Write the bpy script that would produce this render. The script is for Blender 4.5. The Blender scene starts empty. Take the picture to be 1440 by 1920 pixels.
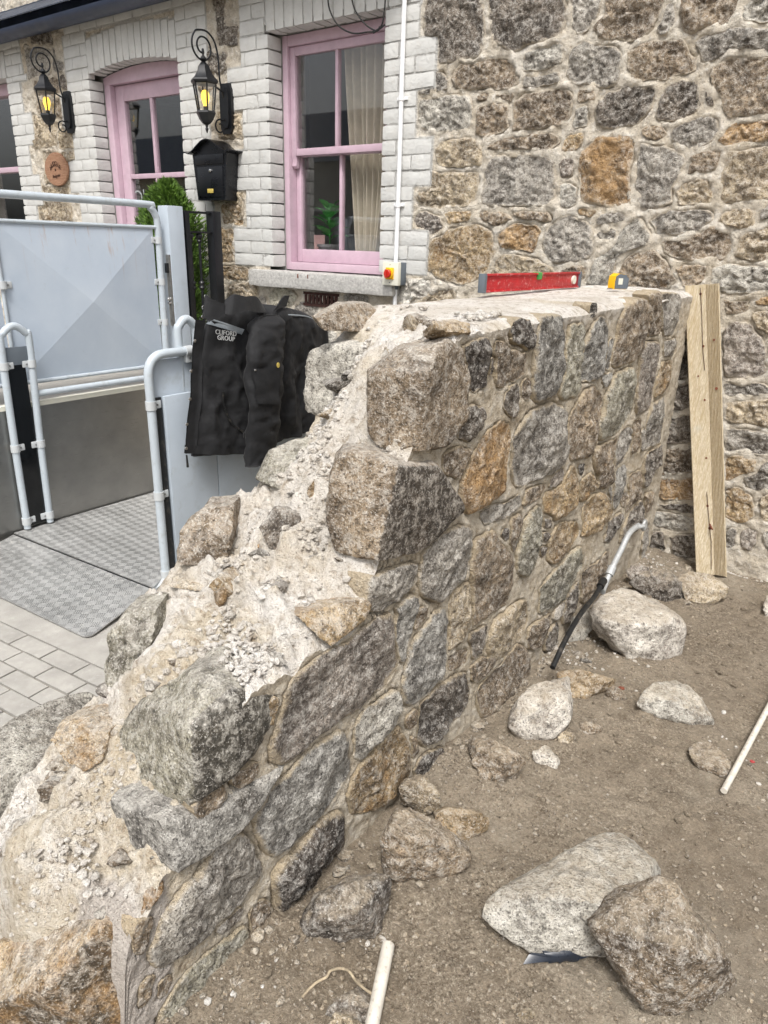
import bpy, bmesh, math, random
import numpy as np
from mathutils import Vector, Matrix
random.seed(7); RNG = np.random.default_rng(7)
R_ = math.radians
scene = bpy.context.scene
C = scene.collection

# ------------------------------------------------------------------ camera
F, CX, CY = 1331.0, 720.0, 960.0            # focal length / centre in photo pixels
CAMH = 1.5
def _ray(u, v): return np.array([u - CX, -(v - CY), -F])
_Y = _ray(1770, 490); _Y /= np.linalg.norm(_Y)
_X = -_ray(-1217, 400); _X -= _Y * np.dot(_X, _Y); _X /= np.linalg.norm(_X)
ROT = np.array([_X, _Y, np.cross(_X, _Y)])   # world = ROT @ camera
def H(u, v, ax, val):
    """point of the place seen at a photo pixel, on the plane axis ax = val"""
    d = ROT @ _ray(u, v); o = np.array([0, 0, CAMH]); t = (val - o[ax]) / d[ax]
    return o + t * d
cam = bpy.data.cameras.new('camera'); camo = bpy.data.objects.new('camera', cam); C.objects.link(camo)
M4 = np.eye(4); M4[:3, :3] = ROT; M4[2, 3] = CAMH
camo.matrix_world = Matrix(M4.tolist())
cam.sensor_fit = 'VERTICAL'; cam.sensor_height = 24; cam.lens = F / 1920 * 24
cam.clip_start = 0.02; cam.clip_end = 500
scene.camera = camo

# ------------------------------------------------------------------ sky, sun, exposure
SUN_EL, SUN_AZ = 58, 150        # degrees; azimuth clockwise from +Y
w = bpy.data.worlds.new('World'); scene.world = w; w.use_nodes = True
nt = w.node_tree; nt.nodes.clear()
sky = nt.nodes.new('ShaderNodeTexSky'); sky.sky_type = 'NISHITA'; sky.sun_disc = False
sky.sun_elevation = R_(SUN_EL); sky.sun_rotation = R_(SUN_AZ); sky.air_density = 1.0; sky.dust_density = 6.0; sky.ozone_density = 1.0
hs = nt.nodes.new('ShaderNodeHueSaturation'); hs.inputs['Saturation'].default_value = 0.25
bg = nt.nodes.new('ShaderNodeBackground'); bg.inputs['Strength'].default_value = 0.13
ow = nt.nodes.new('ShaderNodeOutputWorld')
nt.links.new(sky.outputs[0], hs.inputs['Color']); nt.links.new(hs.outputs[0], bg.inputs[0]); nt.links.new(bg.outputs[0], ow.inputs[0])
sun = bpy.data.lights.new('sun', 'SUN'); suno = bpy.data.objects.new('sun', sun); C.objects.link(suno)
sun.energy = 1.8; sun.angle = R_(12); sun.color = (1, 0.965, 0.92)
sd = Vector((math.sin(R_(SUN_AZ)) * math.cos(R_(SUN_EL)), math.cos(R_(SUN_AZ)) * math.cos(R_(SUN_EL)), math.sin(R_(SUN_EL))))
suno.rotation_euler = sd.to_track_quat('Z', 'Y').to_euler()
scene.view_settings.view_transform = 'Standard'; scene.view_settings.look = 'None'
scene.view_settings.gamma = 1; scene.view_settings.exposure = 0.6
scene.cycles.use_adaptive_sampling = True
scene.cycles.max_bounces = 6

# ------------------------------------------------------------------ noise
def _hash(ix, iy, iz, s):
    n = (ix * 374761393 + iy * 668265263 + iz * 2147483647 + s * 1274126177) & 0xFFFFFFFF
    n = ((n ^ (n >> 13)) * 1274126177) & 0xFFFFFFFF
    n = ((n ^ (n >> 16)) * 2246822519) & 0xFFFFFFFF
    return ((n ^ (n >> 15)) & 0xFFFFFF) / float(0xFFFFFF)
def vnoise(p, s=0):
    p = np.asarray(p, float); i = np.floor(p).astype(np.int64); f = p - i; f = f * f * (3 - 2 * f)
    r = 0
    for dx in (0, 1):
        for dy in (0, 1):
            for dz in (0, 1):
                wt = (f[..., 0] if dx else 1 - f[..., 0]) * (f[..., 1] if dy else 1 - f[..., 1]) * (f[..., 2] if dz else 1 - f[..., 2])
                r = r + wt * _hash(i[..., 0] + dx, i[..., 1] + dy, i[..., 2] + dz, s)
    return r * 2 - 1
def fbm(p, scale, octv=3, s=0):
    p = np.asarray(p, float); a = 1; r = 0; t = 0
    for k in range(octv):
        r = r + a * vnoise(p * scale * (2.03 ** k) + 13.7 * k, s + k * 17); t += a; a *= .5
    return r / t
def lumps(p, scale, s=0):
    """rounded crumbs: distance to the nearest jittered lattice point, 1 at the crumb's middle"""
    p = np.asarray(p, float) * scale; i = np.floor(p).astype(np.int64); best = np.full(p.shape[:-1], 9.)
    for dx in (-1, 0, 1):
        for dy in (-1, 0, 1):
            for dz in (-1, 0, 1):
                j = i + np.array([dx, dy, dz])
                q = np.stack([_hash(j[..., 0], j[..., 1], j[..., 2], s + k) for k in (1, 2, 3)], -1) + j
                best = np.minimum(best, np.sum((p - q) ** 2, -1))
    return 1 - np.sqrt(best)

# ------------------------------------------------------------------ objects
WL = {}
def wloc(o): return WL.get(o.name, np.zeros(3)) if o is not None else np.zeros(3)
def tag(o, label=None, cat=None, group=None, kind=None):
    if label: o['label'] = label
    if cat: o['category'] = cat
    if group: o['group'] = group
    if kind: o['kind'] = kind
    return o
def empty(name, loc, label=None, cat=None, group=None):
    o = bpy.data.objects.new(name, None); C.objects.link(o); o.empty_display_size = .05
    o.location = loc; WL[o.name] = np.array(loc, float)
    return tag(o, label, cat, group)
def link(name, me, mat, parent, origin):
    o = bpy.data.objects.new(name, me); C.objects.link(o); WL[o.name] = np.array(origin, float)
    if parent is not None: o.parent = parent
    o.location = np.array(origin) - wloc(parent)
    if mat is not None: me.materials.append(mat)
    return o
def mesh(name, verts, faces, mat, parent=None, smooth=True, attr=None, sharp=None, color=None):
    v = np.asarray(verts, float); o0 = (v.min(0) + v.max(0)) / 2
    me = bpy.data.meshes.new(name); me.from_pydata((v - o0).tolist(), [], [tuple(int(i) for i in f) for f in faces])
    if smooth:
        me.polygons.foreach_set('use_smooth', [True] * len(me.polygons))
        if sharp is not None: me.set_sharp_from_angle(angle=R_(sharp))
    for k, a in (attr or {}).items():
        at = me.attributes.new(k, 'FLOAT', 'POINT'); at.data.foreach_set('value', np.asarray(a, np.float32))
    me.update()
    o = link(name, me, mat, parent, o0)
    if color is not None: o.color = color
    return o
class MB:
    """collects shapes into one mesh"""
    def __init__(s): s.v = []; s.f = []
    def add(s, v, f):
        n = len(s.v); s.v += [tuple(float(c) for c in p) for p in v]; s.f += [tuple(i + n for i in q) for q in f]; return s
    def box(s, a, b, bev=0.0):
        a = np.array(a, float); b = np.array(b, float); lo = np.minimum(a, b); hi = np.maximum(a, b)
        if bev <= 0:
            v = [(x, y, z) for x in (lo[0], hi[0]) for y in (lo[1], hi[1]) for z in (lo[2], hi[2])]
            return s.add(v, [(0, 1, 3, 2), (4, 6, 7, 5), (0, 4, 5, 1), (2, 3, 7, 6), (0, 2, 6, 4), (1, 5, 7, 3)])
        bev = min(bev, (hi - lo).min() * .45)
        bm = bmesh.new(); bmesh.ops.create_cube(bm, size=1)
        for vv in bm.verts: vv.co = Vector((lo + hi) / 2 + np.array(vv.co) * (hi - lo))
        bmesh.ops.bevel(bm, geom=bm.edges[:], offset=bev, segments=2, affect='EDGES', profile=.6)
        bm.verts.index_update(); v = [tuple(q.co) for q in bm.verts]; f = [[q.index for q in ff.verts] for ff in bm.faces]; bm.free()
        return s.add(v, f)
    def tube(s, pts, r, n=12, closed=False, cap=True, flat=None):
        P = np.array(pts, float); m = len(P); rr = np.full(m, r) if np.isscalar(r) else np.array(r, float)
        T = np.roll(P, -1, 0) - np.roll(P, 1, 0) if closed else np.gradient(P, axis=0)
        T /= np.linalg.norm(T, axis=1)[:, None] + 1e-12
        up = np.array([0, 0, 1.]) if abs(T[0][2]) < .9 else np.array([1., 0, 0])
        u = np.cross(up, T[0]); u /= np.linalg.norm(u); V = []
        for i in range(m):
            u = u - T[i] * np.dot(u, T[i]); u /= np.linalg.norm(u); b = np.cross(T[i], u)
            for k in range(n):
                a = 2 * math.pi * k / n; V.append(P[i] + rr[i] * (math.cos(a) * u + math.sin(a) * b * (flat or 1)))
        f = []
        for i in range(m if closed else m - 1):
            j = (i + 1) % m
            for k in range(n): f.append((i * n + k, i * n + (k + 1) % n, j * n + (k + 1) % n, j * n + k))
        if cap and not closed: f += [tuple(range(n))[::-1], tuple((m - 1) * n + k for k in range(n))]
        return s.add(V, f)
    def lathe(s, prof, c, n=24, axis=2, sx=1, sy=1, phase=0):
        V = []
        for (r, h) in prof:
            for k in range(n):
                a = 2 * math.pi * k / n + phase; q = [r * math.cos(a) * sx, r * math.sin(a) * sy, h]
                if axis == 1: q = [q[0], h, q[1]]
                if axis == 0: q = [h, q[0], q[1]]
                V.append(np.array(c) + q)
        f = []
        for i in range(len(prof) - 1):
            for k in range(n): f.append((i * n + k, i * n + (k + 1) % n, (i + 1) * n + (k + 1) % n, (i + 1) * n + k))
        f += [tuple(range(n))[::-1], tuple((len(prof) - 1) * n + k for k in range(n))]
        return s.add(V, f)
    def prism(s, poly, n, a, b):
        """poly: 2-D outline in the two axes other than n, extruded along axis n from a to b"""
        ax = [k for k in range(3) if k != n]; V = []
        for h in (a, b):
            for p in poly:
                q = [0, 0, 0]; q[ax[0]] = p[0]; q[ax[1]] = p[1]; q[n] = h; V.append(q)
        m = len(poly); f = [tuple(range(m)), tuple(range(m, 2 * m))[::-1]]
        for i in range(m): f.append((i, i + m, (i + 1) % m + m, (i + 1) % m))
        return s.add(V, f)
    def xf(s, M, c=(0, 0, 0)):
        c = np.array(c); s.v = [tuple(c + np.array(M) @ (np.array(p) - c)) for p in s.v]; return s
    def build(s, name, mat, parent=None, smooth=True, sharp=35, color=None):
        me_fix = bmesh.new()
        o = mesh(name, s.v, s.f, mat, parent, smooth, sharp=None, color=color)
        me_fix.from_mesh(o.data); bmesh.ops.recalc_face_normals(me_fix, faces=me_fix.faces[:]); me_fix.to_mesh(o.data); me_fix.free()
        if smooth: o.data.polygons.foreach_set('use_smooth', [True] * len(o.data.polygons)); o.data.set_sharp_from_angle(angle=R_(sharp))
        return o
def rotz(a): c, s = math.cos(a), math.sin(a); return np.array([[c, -s, 0], [s, c, 0], [0, 0, 1]])
def spline(P, n=8):
    P = [np.array(p, float) for p in P]; Q = [2 * P[0] - P[1]] + P + [2 * P[-1] - P[-2]]; out = []
    for i in range(1, len(Q) - 2):
        for k in range(n):
            t = k / n; a, b, c, d = Q[i - 1], Q[i], Q[i + 1], Q[i + 2]
            out.append(.5 * ((2 * b) + (c - a) * t + (2 * a - 5 * b + 4 * c - d) * t * t + (-a + 3 * b - 3 * c + d) * t ** 3))
    return out + [P[-1]]

def text_part(name, s, size, ext, mat, parent, origin, right, up, align='CENTER', spacing=1.0):
    cu = bpy.data.curves.new(name, 'FONT'); cu.body = s; cu.size = size; cu.extrude = ext; cu.align_x = align; cu.align_y = 'CENTER'; cu.resolution_u = 3; cu.space_character = spacing
    o = bpy.data.objects.new('tmp', cu); C.objects.link(o); bpy.context.view_layer.update()
    me = bpy.data.meshes.new_from_object(o.evaluated_get(bpy.context.evaluated_depsgraph_get())); bpy.data.objects.remove(o)
    V = np.array([v.co[:] for v in me.vertices]); f = [tuple(p.vertices) for p in me.polygons]; right = np.array(right, float); up = np.array(up, float); nn = np.cross(right, up)
    W = np.array(origin) + V[:, :1] * right + V[:, 1:2] * up + V[:, 2:3] * nn
    return mesh(name, W, f, mat, parent, False)
# ------------------------------------------------------------------ materials
def lin(r, g, b): return tuple(((c / 255 + .055) / 1.055) ** 2.4 if c > 10 else c / 255 / 12.92 for c in (r, g, b)) + (1,)
class NT:
    def __init__(s, name):
        s.m = bpy.data.materials.new(name); s.m.use_nodes = True; s.t = s.m.node_tree; s.t.nodes.clear()
        s.out = s.n('ShaderNodeOutputMaterial'); s.p = s.n('ShaderNodeBsdfPrincipled'); s.l(s.p.outputs[0], s.out.inputs[0])
        s.geo = s.n('ShaderNodeNewGeometry'); s.pos = s.geo.outputs['Position']
    def n(s, k, **kw):
        x = s.t.nodes.new(k)
        for a, b in kw.items(): setattr(x, a, b)
        return x
    def l(s, a, b): s.t.links.new(a, b)
    def put(s, sock, v):
        if isinstance(v, (int, float, tuple)): sock.default_value = v
        else: s.l(v, sock)
    def noise(s, scale, detail=4, rough=.55, vec=None, dist=0):
        x = s.n('ShaderNodeTexNoise'); x.inputs['Scale'].default_value = scale; x.inputs['Detail'].default_value = detail
        x.inputs['Roughness'].default_value = rough; x.inputs['Distortion'].default_value = dist; s.l(vec or s.pos, x.inputs['Vector']); return x.outputs['Fac']
    def voro(s, scale, feat='F1', vec=None, out='Distance'):
        x = s.n('ShaderNodeTexVoronoi', feature=feat); x.inputs['Scale'].default_value = scale; s.l(vec or s.pos, x.inputs['Vector']); return x.outputs[out]
    def ramp(s, f, a, b, c0=0., c1=1.):
        x = s.n('ShaderNodeMapRange', clamp=True); s.l(f, x.inputs[0])
        for i, v in ((1, a), (2, b), (3, c0), (4, c1)): x.inputs[i].default_value = v
        return x.outputs[0]
    def mix(s, f, a, b, mode='MIX'):
        x = s.n('ShaderNodeMix', data_type='RGBA', blend_type=mode); s.put(x.inputs[0], f); s.put(x.inputs[6], a); s.put(x.inputs[7], b); return x.outputs[2]
    def math(s, op, a, b=0.0):
        x = s.n('ShaderNodeMath', operation=op); s.put(x.inputs[0], a); s.put(x.inputs[1], b); return x.outputs[0]
    def map(s, loc=(0, 0, 0), rot=(0, 0, 0), sc=(1, 1, 1), vec=None):
        x = s.n('ShaderNodeMapping'); s.l(vec or s.pos, x.inputs[0]); x.inputs[1].default_value = loc; x.inputs[2].default_value = rot; x.inputs[3].default_value = sc; return x.outputs[0]
    def bump(s, h, dist, strength=1, nxt=None):
        x = s.n('ShaderNodeBump'); x.inputs['Strength'].default_value = strength; x.inputs['Distance'].default_value = dist; s.l(h, x.inputs['Height'])
        if nxt is not None: s.l(nxt, x.inputs['Normal'])
        return x.outputs[0]
    def fin(s, col, rough=.8, nrm=None, metal=0., **kw):
        s.put(s.p.inputs['Base Color'], col); s.put(s.p.inputs['Roughness'], rough); s.put(s.p.inputs['Metallic'], metal)
        if nrm is not None: s.l(nrm, s.p.inputs['Normal'])
        for k, v in kw.items(): s.put(s.p.inputs[k.replace('_', ' ')], v)
        return s.m
MAT = {}
def granite(name, dust=.5, dustcol=(205, 196, 180), top=0.0, speck=1.0):
    a = NT(name); info = a.n('ShaderNodeObjectInfo'); col = info.outputs['Color']; rust = info.outputs['Alpha']
    rnd = a.n('ShaderNodeCombineXYZ'); a.l(a.math('MULTIPLY', info.outputs['Random'], 31.), rnd.inputs[0]); a.l(info.outputs['Random'], rnd.inputs[1])
    va = a.n('ShaderNodeVectorMath', operation='ADD'); a.l(a.pos, va.inputs[0]); a.l(rnd.outputs[0], va.inputs[1]); V = va.outputs[0]
    big = a.noise(9, 5, .62, V); mid = a.noise(48, 4, .65, V); fine = a.noise(190, 3, .7, V)
    c = a.mix(a.ramp(big, .32, .66), a.mix(1., col, (.34, .32, .31, 1), 'MULTIPLY'), a.mix(.5, col, (1, .97, .92, 1), 'SOFT_LIGHT'))
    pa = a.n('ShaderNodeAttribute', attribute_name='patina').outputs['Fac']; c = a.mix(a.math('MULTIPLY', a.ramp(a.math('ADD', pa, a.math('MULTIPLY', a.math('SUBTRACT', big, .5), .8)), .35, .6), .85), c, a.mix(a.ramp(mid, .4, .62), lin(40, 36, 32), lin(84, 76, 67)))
    c = a.mix(a.ramp(a.noise(5.5, 5, .7, a.map(loc=(7, 1, 4), vec=V)), .54, .68, 0, .65), c, a.mix(1., col, (.30, .25, .20, 1), 'MULTIPLY'))
    c = a.mix(a.ramp(mid, .47, .64, 0, .62), c, a.mix(.6, col, lin(232, 228, 220)))          # feldspar
    c = a.mix(a.ramp(mid, .47, .33, 0, .72), c, a.mix(.85, col, lin(38, 34, 30)))             # dark mineral
    c = a.mix(a.ramp(fine, .56, .66, 0, .55 * speck), c, lin(232, 228, 220))
    c = a.mix(a.ramp(fine, .44, .36, 0, .75 * speck), c, lin(36, 33, 30))
    rn = a.noise(7, 6, .7, a.map(loc=(3.1, 7.7, 1.3), vec=V))
    thr = a.math('SUBTRACT', .83, a.math('MULTIPLY', rust, .5))
    rm = a.n('ShaderNodeMapRange', clamp=True); a.l(rn, rm.inputs[0]); a.l(thr, rm.inputs[1]); a.l(a.math('ADD', thr, .13), rm.inputs[2])
    c = a.mix(a.math('MULTIPLY', rm.outputs[0], .8), c, a.mix(a.ramp(fine, .35, .65), lin(110, 80, 46), lin(182, 146, 96)))
    at = a.n('ShaderNodeAttribute', attribute_name='edge')
    dn = a.noise(30, 5, .7, V)
    dm = a.math('MULTIPLY', a.ramp(a.math('ADD', a.math('MULTIPLY', at.outputs['Fac'], .55), dn), .72, .98), dust)
    c = a.mix(dm, c, lin(*dustcol))
    if top > 0:                                       # lime and sand lying on what faces up
        sx = a.n('ShaderNodeSeparateXYZ'); a.l(a.geo.outputs['Normal'], sx.inputs[0])
        tm = a.math('MULTIPLY', a.ramp(a.math('ADD', a.math('MULTIPLY', sx.outputs[2], .45), dn), .72, 1.0), top)
        c = a.mix(tm, c, lin(*dustcol))
    n1 = a.bump(big, .05, .6); n1 = a.bump(mid, .020, 1, n1); n1 = a.bump(fine, .006, 1, n1)
    return a.fin(c, a.ramp(fine, .3, .7, .75, .95), n1)
MAT['granite'] = granite('granite', .75, (186, 170, 143), 0)
MAT['granite_old'] = granite('weathered_granite', .85, (202, 191, 173), 0)
MAT['granite_loose'] = granite('loose_granite', 0, (182, 168, 146), .5)
MAT['granite_limed'] = granite('limed_granite', .3, (226, 220, 210), .35)

def m_mortar():
    a = NT('lime_mortar'); at = a.n('ShaderNodeAttribute', attribute_name='lime').outputs['Fac']; aw = a.n('ShaderNodeAttribute', attribute_name='wet').outputs['Fac']
    big = a.noise(5, 5, .6); mid = a.noise(40, 5, .7); fine = a.noise(260, 3, .7)
    sand = a.mix(a.ramp(big, .3, .7), lin(188, 174, 151), lin(210, 200, 182)); sand = a.mix(a.ramp(mid, .5, .66, 0, .75), sand, lin(226, 219, 206)); sand = a.mix(a.ramp(mid, .45, .32, 0, .7), sand, lin(134, 116, 92))
    lime = a.mix(a.ramp(big, .35, .65), lin(206, 198, 186), lin(232, 228, 222)); lime = a.mix(a.ramp(mid, .48, .34, 0, .8), lime, lin(160, 146, 128)); lime = a.mix(a.ramp(a.noise(9, 5, .7, a.map(loc=(2, 6, 1))), .55, .68, 0, .55), lime, lin(168, 152, 130))
    f = a.ramp(a.math('ADD', at, a.math('MULTIPLY', a.math('SUBTRACT', a.noise(14, 5, .7), .5), .9)), .3, .7)
    c = a.mix(f, sand, lime)
    fw = a.ramp(a.math('ADD', aw, a.math('MULTIPLY', a.math('SUBTRACT', a.noise(11, 4, .6), .5), .7)), .4, .6)
    c = a.mix(fw, c, a.mix(mid, lin(168, 158, 148), lin(205, 198, 190)))
    c = a.mix(a.ramp(fine, .42, .34, 0, .6), c, lin(110, 92, 70)); c = a.mix(a.ramp(fine, .6, .7, 0, .5), c, lin(245, 240, 230))
    n1 = a.bump(mid, .020, 1); n1 = a.bump(fine, .005, 1, n1)
    return a.fin(c, .95, n1)
MAT['mortar'] = m_mortar()
def m_oldmortar():
    a = NT('old_wall_mortar'); big = a.noise(4, 5, .6); mid = a.noise(32, 6, .7); fine = a.noise(170, 3, .7)
    c = a.mix(a.ramp(big, .35, .65), lin(204, 192, 172), lin(226, 219, 206)); c = a.mix(a.ramp(a.noise(11, 5, .7), .52, .66, 0, .6), c, lin(150, 140, 126)); c = a.mix(a.ramp(mid, .42, .3, 0, .7), c, lin(146, 130, 108)); c = a.mix(a.ramp(mid, .53, .68, 0, .8), c, lin(240, 235, 226))
    c = a.mix(a.ramp(fine, .42, .33, 0, .6), c, lin(90, 78, 64)); c = a.mix(a.n('ShaderNodeAttribute', attribute_name='paint').outputs['Fac'], c, lin(192, 191, 187))
    n1 = a.bump(mid, .03, 1); n1 = a.bump(fine, .005, .9, n1)
    return a.fin(c, .95, n1)
MAT['old_mortar'] = m_oldmortar()
def m_dirt():
    a = NT('sandy_dirt'); gm = a.ramp(a.noise(3.2, 4, .6, a.map(loc=(1, 8, 3))), .38, .62, .3, 1.); big = a.noise(1.6, 5, .6); mid = a.noise(22, 6, .7); fine = a.noise(110, 4, .8); vf = a.noise(300, 2, .7)
    c = a.mix(a.ramp(big, .32, .68), lin(128, 115, 97), lin(160, 148, 130)); c = a.mix(a.ramp(mid, .5, .72, 0, .6), c, lin(176, 160, 138)); c = a.mix(a.ramp(mid, .48, .3, 0, .6), c, lin(96, 80, 62))
    c = a.mix(a.math('MULTIPLY', a.ramp(fine, .54, .64, 0, .85), gm), c, lin(204, 193, 174)); c = a.mix(a.math('MULTIPLY', a.ramp(fine, .46, .36, 0, .9), gm), c, lin(70, 57, 44))
    c = a.mix(a.ramp(vf, .64, .7, 0, .6), c, lin(225, 216, 200)); c = a.mix(a.ramp(a.noise(.9, 4, .6, a.map(loc=(4, 2, 0))), .5, .7, 0, .5), c, a.mix(.5, c, lin(92, 76, 58))); c = a.mix(a.ramp(a.noise(2.3, 5, .65, a.map(loc=(9, 5, 0))), .54, .7, 0, .55), c, lin(182, 172, 155))
    n1 = a.bump(mid, .03, 1); n1 = a.bump(fine, .010, 1, n1); n1 = a.bump(vf, .004, 1, n1)
    return a.fin(c, .97, n1)
MAT['dirt'] = m_dirt()
def plain(name, rgb, rough=.5, metal=0., var=.12, scale=12, bump=0., bscale=60, dirt=None, **kw):
    a = NT(name); n = a.noise(scale, 5, .6); base = lin(*rgb); dk = tuple(c * (1 - var * 1.6) for c in base[:3]) + (1,); lt = tuple(min(1, c * (1 + var)) for c in base[:3]) + (1,)
    c = a.mix(a.ramp(n, .3, .7), dk, lt)
    if dirt: c = a.mix(a.ramp(a.noise(scale * 2.3, 6, .7), .55, .75, 0, dirt[1]), c, lin(*dirt[0]))
    nr = a.bump(a.noise(bscale, 4, .6), bump, .8) if bump else None
    return a.fin(c, a.ramp(a.noise(scale * 3, 4), .3, .7, max(.03, rough - .08), min(1, rough + .1)), nr, metal, **kw)
MAT['white_paint'] = plain('white_masonry_paint', (197, 197, 194), .75, var=.06, scale=9, bump=.006, bscale=45, dirt=((176, 168, 155), .45))
MAT['pink'] = plain('pink_gloss_paint', (194, 169, 182), .35, var=.06, scale=14, bump=.0015, bscale=50, dirt=((170, 146, 158), .4))
MAT['black_metal'] = plain('black_painted_metal', (20, 22, 26), .38, var=.2, scale=30)
MAT['black_gloss'] = plain('black_enamel', (17, 19, 24), .3, var=.15, scale=8)
MAT['lift'] = plain('pale_blue_grey_paint', (176, 186, 196), .38, var=.05, scale=5, dirt=((150, 154, 154), .5))
MAT['lift_tube'] = plain('pale_grey_tube_paint', (178, 187, 194), .33, var=.05, scale=9, dirt=((150, 150, 146), .6))
MAT['clamp'] = plain('grey_clamp_plastic', (186, 190, 192), .45, var=.05)
MAT['steel'] = plain('galvanised_steel', (150, 150, 148), .4, .8, var=.15, scale=30)
MAT['dark_glass'] = plain('dark_panel', (12, 14, 16), .12, var=.1)
MAT['sillstone'] = plain('granite_sill', (176, 174, 170), .85, var=.2, scale=60, bump=.006, bscale=90, dirt=((225, 222, 215), .6))
MAT['concrete'] = plain('pale_concrete', (160, 157, 151), .9, var=.12, scale=7, bump=.003, bscale=160, dirt=((186, 183, 177), .6))
MAT['paver'] = plain('concrete_paver', (160, 157, 151), .9, var=.12, scale=10, bump=.003, bscale=200, dirt=((186, 183, 177), .6))
MAT['joint'] = plain('joint_sand', (128, 122, 112), .95, var=.15, scale=40)
MAT['slate'] = plain('roof_slate', (58, 64, 76), .55, var=.2, scale=6, bump=.004)
MAT['gutter'] = plain('dark_gutter', (48, 58, 78), .4, var=.15, scale=4)
MAT['white_plastic'] = plain('white_plastic', (230, 231, 232), .4, var=.03, dirt=((190, 188, 182), .35))
MAT['dirty_plastic'] = plain('muddy_white_plastic', (206, 200, 188), .5, var=.12, scale=34, dirt=((122, 104, 82), .85))
MAT['box_grey'] = plain('grey_plastic', (96, 104, 112), .5, var=.05)
MAT['cream_plastic'] = plain('cream_plastic', (216, 214, 200), .45, var=.03)
MAT['yellow'] = plain('yellow_plastic', (236, 182, 22), .4, var=.06)
MAT['red'] = plain('red_plastic', (190, 40, 28), .4, var=.1)
MAT['red_level'] = plain('scuffed_red_paint', (176, 26, 34), .4, var=.14, scale=25, dirt=((226, 190, 186), .75))
MAT['rubber'] = plain('black_rubber', (24, 25, 26), .5, var=.2, dirt=((120, 110, 98), .5))
MAT['brass'] = plain('brass', (206, 184, 98), .45, .2, var=.08)
MAT['chrome'] = plain('chrome', (205, 205, 205), .18, .95, var=.05)
MAT['grey_pipe'] = plain('zinc_pipe', (172, 174, 174), .55, .3, var=.1, scale=40, dirt=((228, 226, 222), .8))
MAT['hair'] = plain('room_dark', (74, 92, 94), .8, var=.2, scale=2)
MAT['room_pale'] = plain('room_plaster', (150, 150, 146), .9, var=.06, scale=3)
MAT['curtain'] = plain('linen_curtain', (196, 188, 170), .9, var=.08, scale=20, bump=.001, bscale=400)
MAT['zincpot'] = plain('zinc_pot', (140, 142, 142), .5, .3, var=.2, scale=18)
MAT['pinkcard'] = plain('pink_card', (214, 176, 172), .6, var=.04)
MAT['bowl'] = plain('black_bowl', (14, 15, 18), .12)
MAT['brick_red'] = plain('red_clay', (66, 40, 34), .85, var=.2, scale=50, bump=.004)
MAT['cord'] = plain('dirty_cord', (166, 152, 128), .9, var=.3, scale=80, dirt=((112, 96, 76), .8))
MAT['scrap'] = plain('black_plastic_sheet', (38, 44, 54), .3, var=.25, scale=12)
MAT['red_bit'] = plain('red_scrap', (160, 62, 62), .5, var=.15)
MAT['rust_bit'] = plain('terracotta_scrap', (112, 62, 44), .85, var=.2)
MAT['white_ink'] = plain('white_embroidery', (214, 216, 216), .8, var=.03)
MAT['reflect'] = plain('silver_reflective_tape', (150, 158, 164), .45, .3, var=.08, scale=40)
MAT['sign_reflection'] = plain('painted_sign_reflection', (150, 156, 156), .6, var=.05)  # pale tone painted in for a sign mirrored in the door glass
MAT['burnt'] = plain('burnt_lettering', (62, 34, 22), .8, var=.2)
def m_wood(name, c0, c1, rot, sc=(1, 1, 1), rust=True):
    a = NT(name); v = a.map(rot=rot, sc=sc); n = a.noise(9, 5, .6, v, .6); f = a.noise(60, 4, .7, v)
    c = a.mix(a.ramp(n, .36, .64), lin(*c0), lin(*c1)); c = a.mix(a.ramp(f, .5, .34, 0, .6), c, tuple(x * .5 for x in lin(*c0)[:3]) + (1,)); c = a.mix(a.ramp(a.noise(26, 2, .5, v), .6, .5, 0, .35), c, lin(150, 122, 84))
    if rust: c = a.mix(a.ramp(a.noise(5, 4, .6), .6, .72, 0, .5), c, lin(176, 178, 170))
    return a.fin(c, .8, a.bump(f, .003, .8))
MAT['timber'] = m_wood('sawn_timber', (196, 181, 150), (222, 212, 189), (0, R_(12), 0), (14, 14, .9))
MAT['plaque'] = m_wood('varnished_wood', (136, 94, 74), (172, 132, 110), (0, 0, 0), (2, 2, 16), False)
def m_gate():
    a = NT('gate_panel_paint'); n = a.noise(4, 5, .6)
    c = a.mix(a.ramp(n, .3, .7), lin(172, 184, 198), lin(186, 196, 207))
    st = a.noise(1.0, 4, .7, a.map(sc=(30, 30, .9))); sx = a.n('ShaderNodeSeparateXYZ'); a.l(a.pos, sx.inputs[0])
    c = a.mix(a.math('MULTIPLY', a.ramp(st, .58, .74), a.ramp(sx.outputs[2], 1.22, 1.56, 0, .9)), c, lin(166, 118, 76))   # rust runs from the top rail
    c = a.mix(a.ramp(a.noise(22, 6, .75), .6, .78, 0, .35), c, lin(150, 156, 160))
    return a.fin(c, .36)
MAT['gate'] = m_gate()
def m_brushed():
    a = NT('brushed_stainless'); f = a.noise(6, 4, .7, a.map(sc=(1, 1, 90))); b = a.noise(2.5, 4, .6)
    return a.fin(a.mix(a.ramp(b, .3, .7), lin(138, 138, 136), lin(170, 168, 164)), a.ramp(f, .3, .7, .26, .40), a.bump(f, .0006, .5), .9)
MAT['brushed'] = m_brushed()
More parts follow.
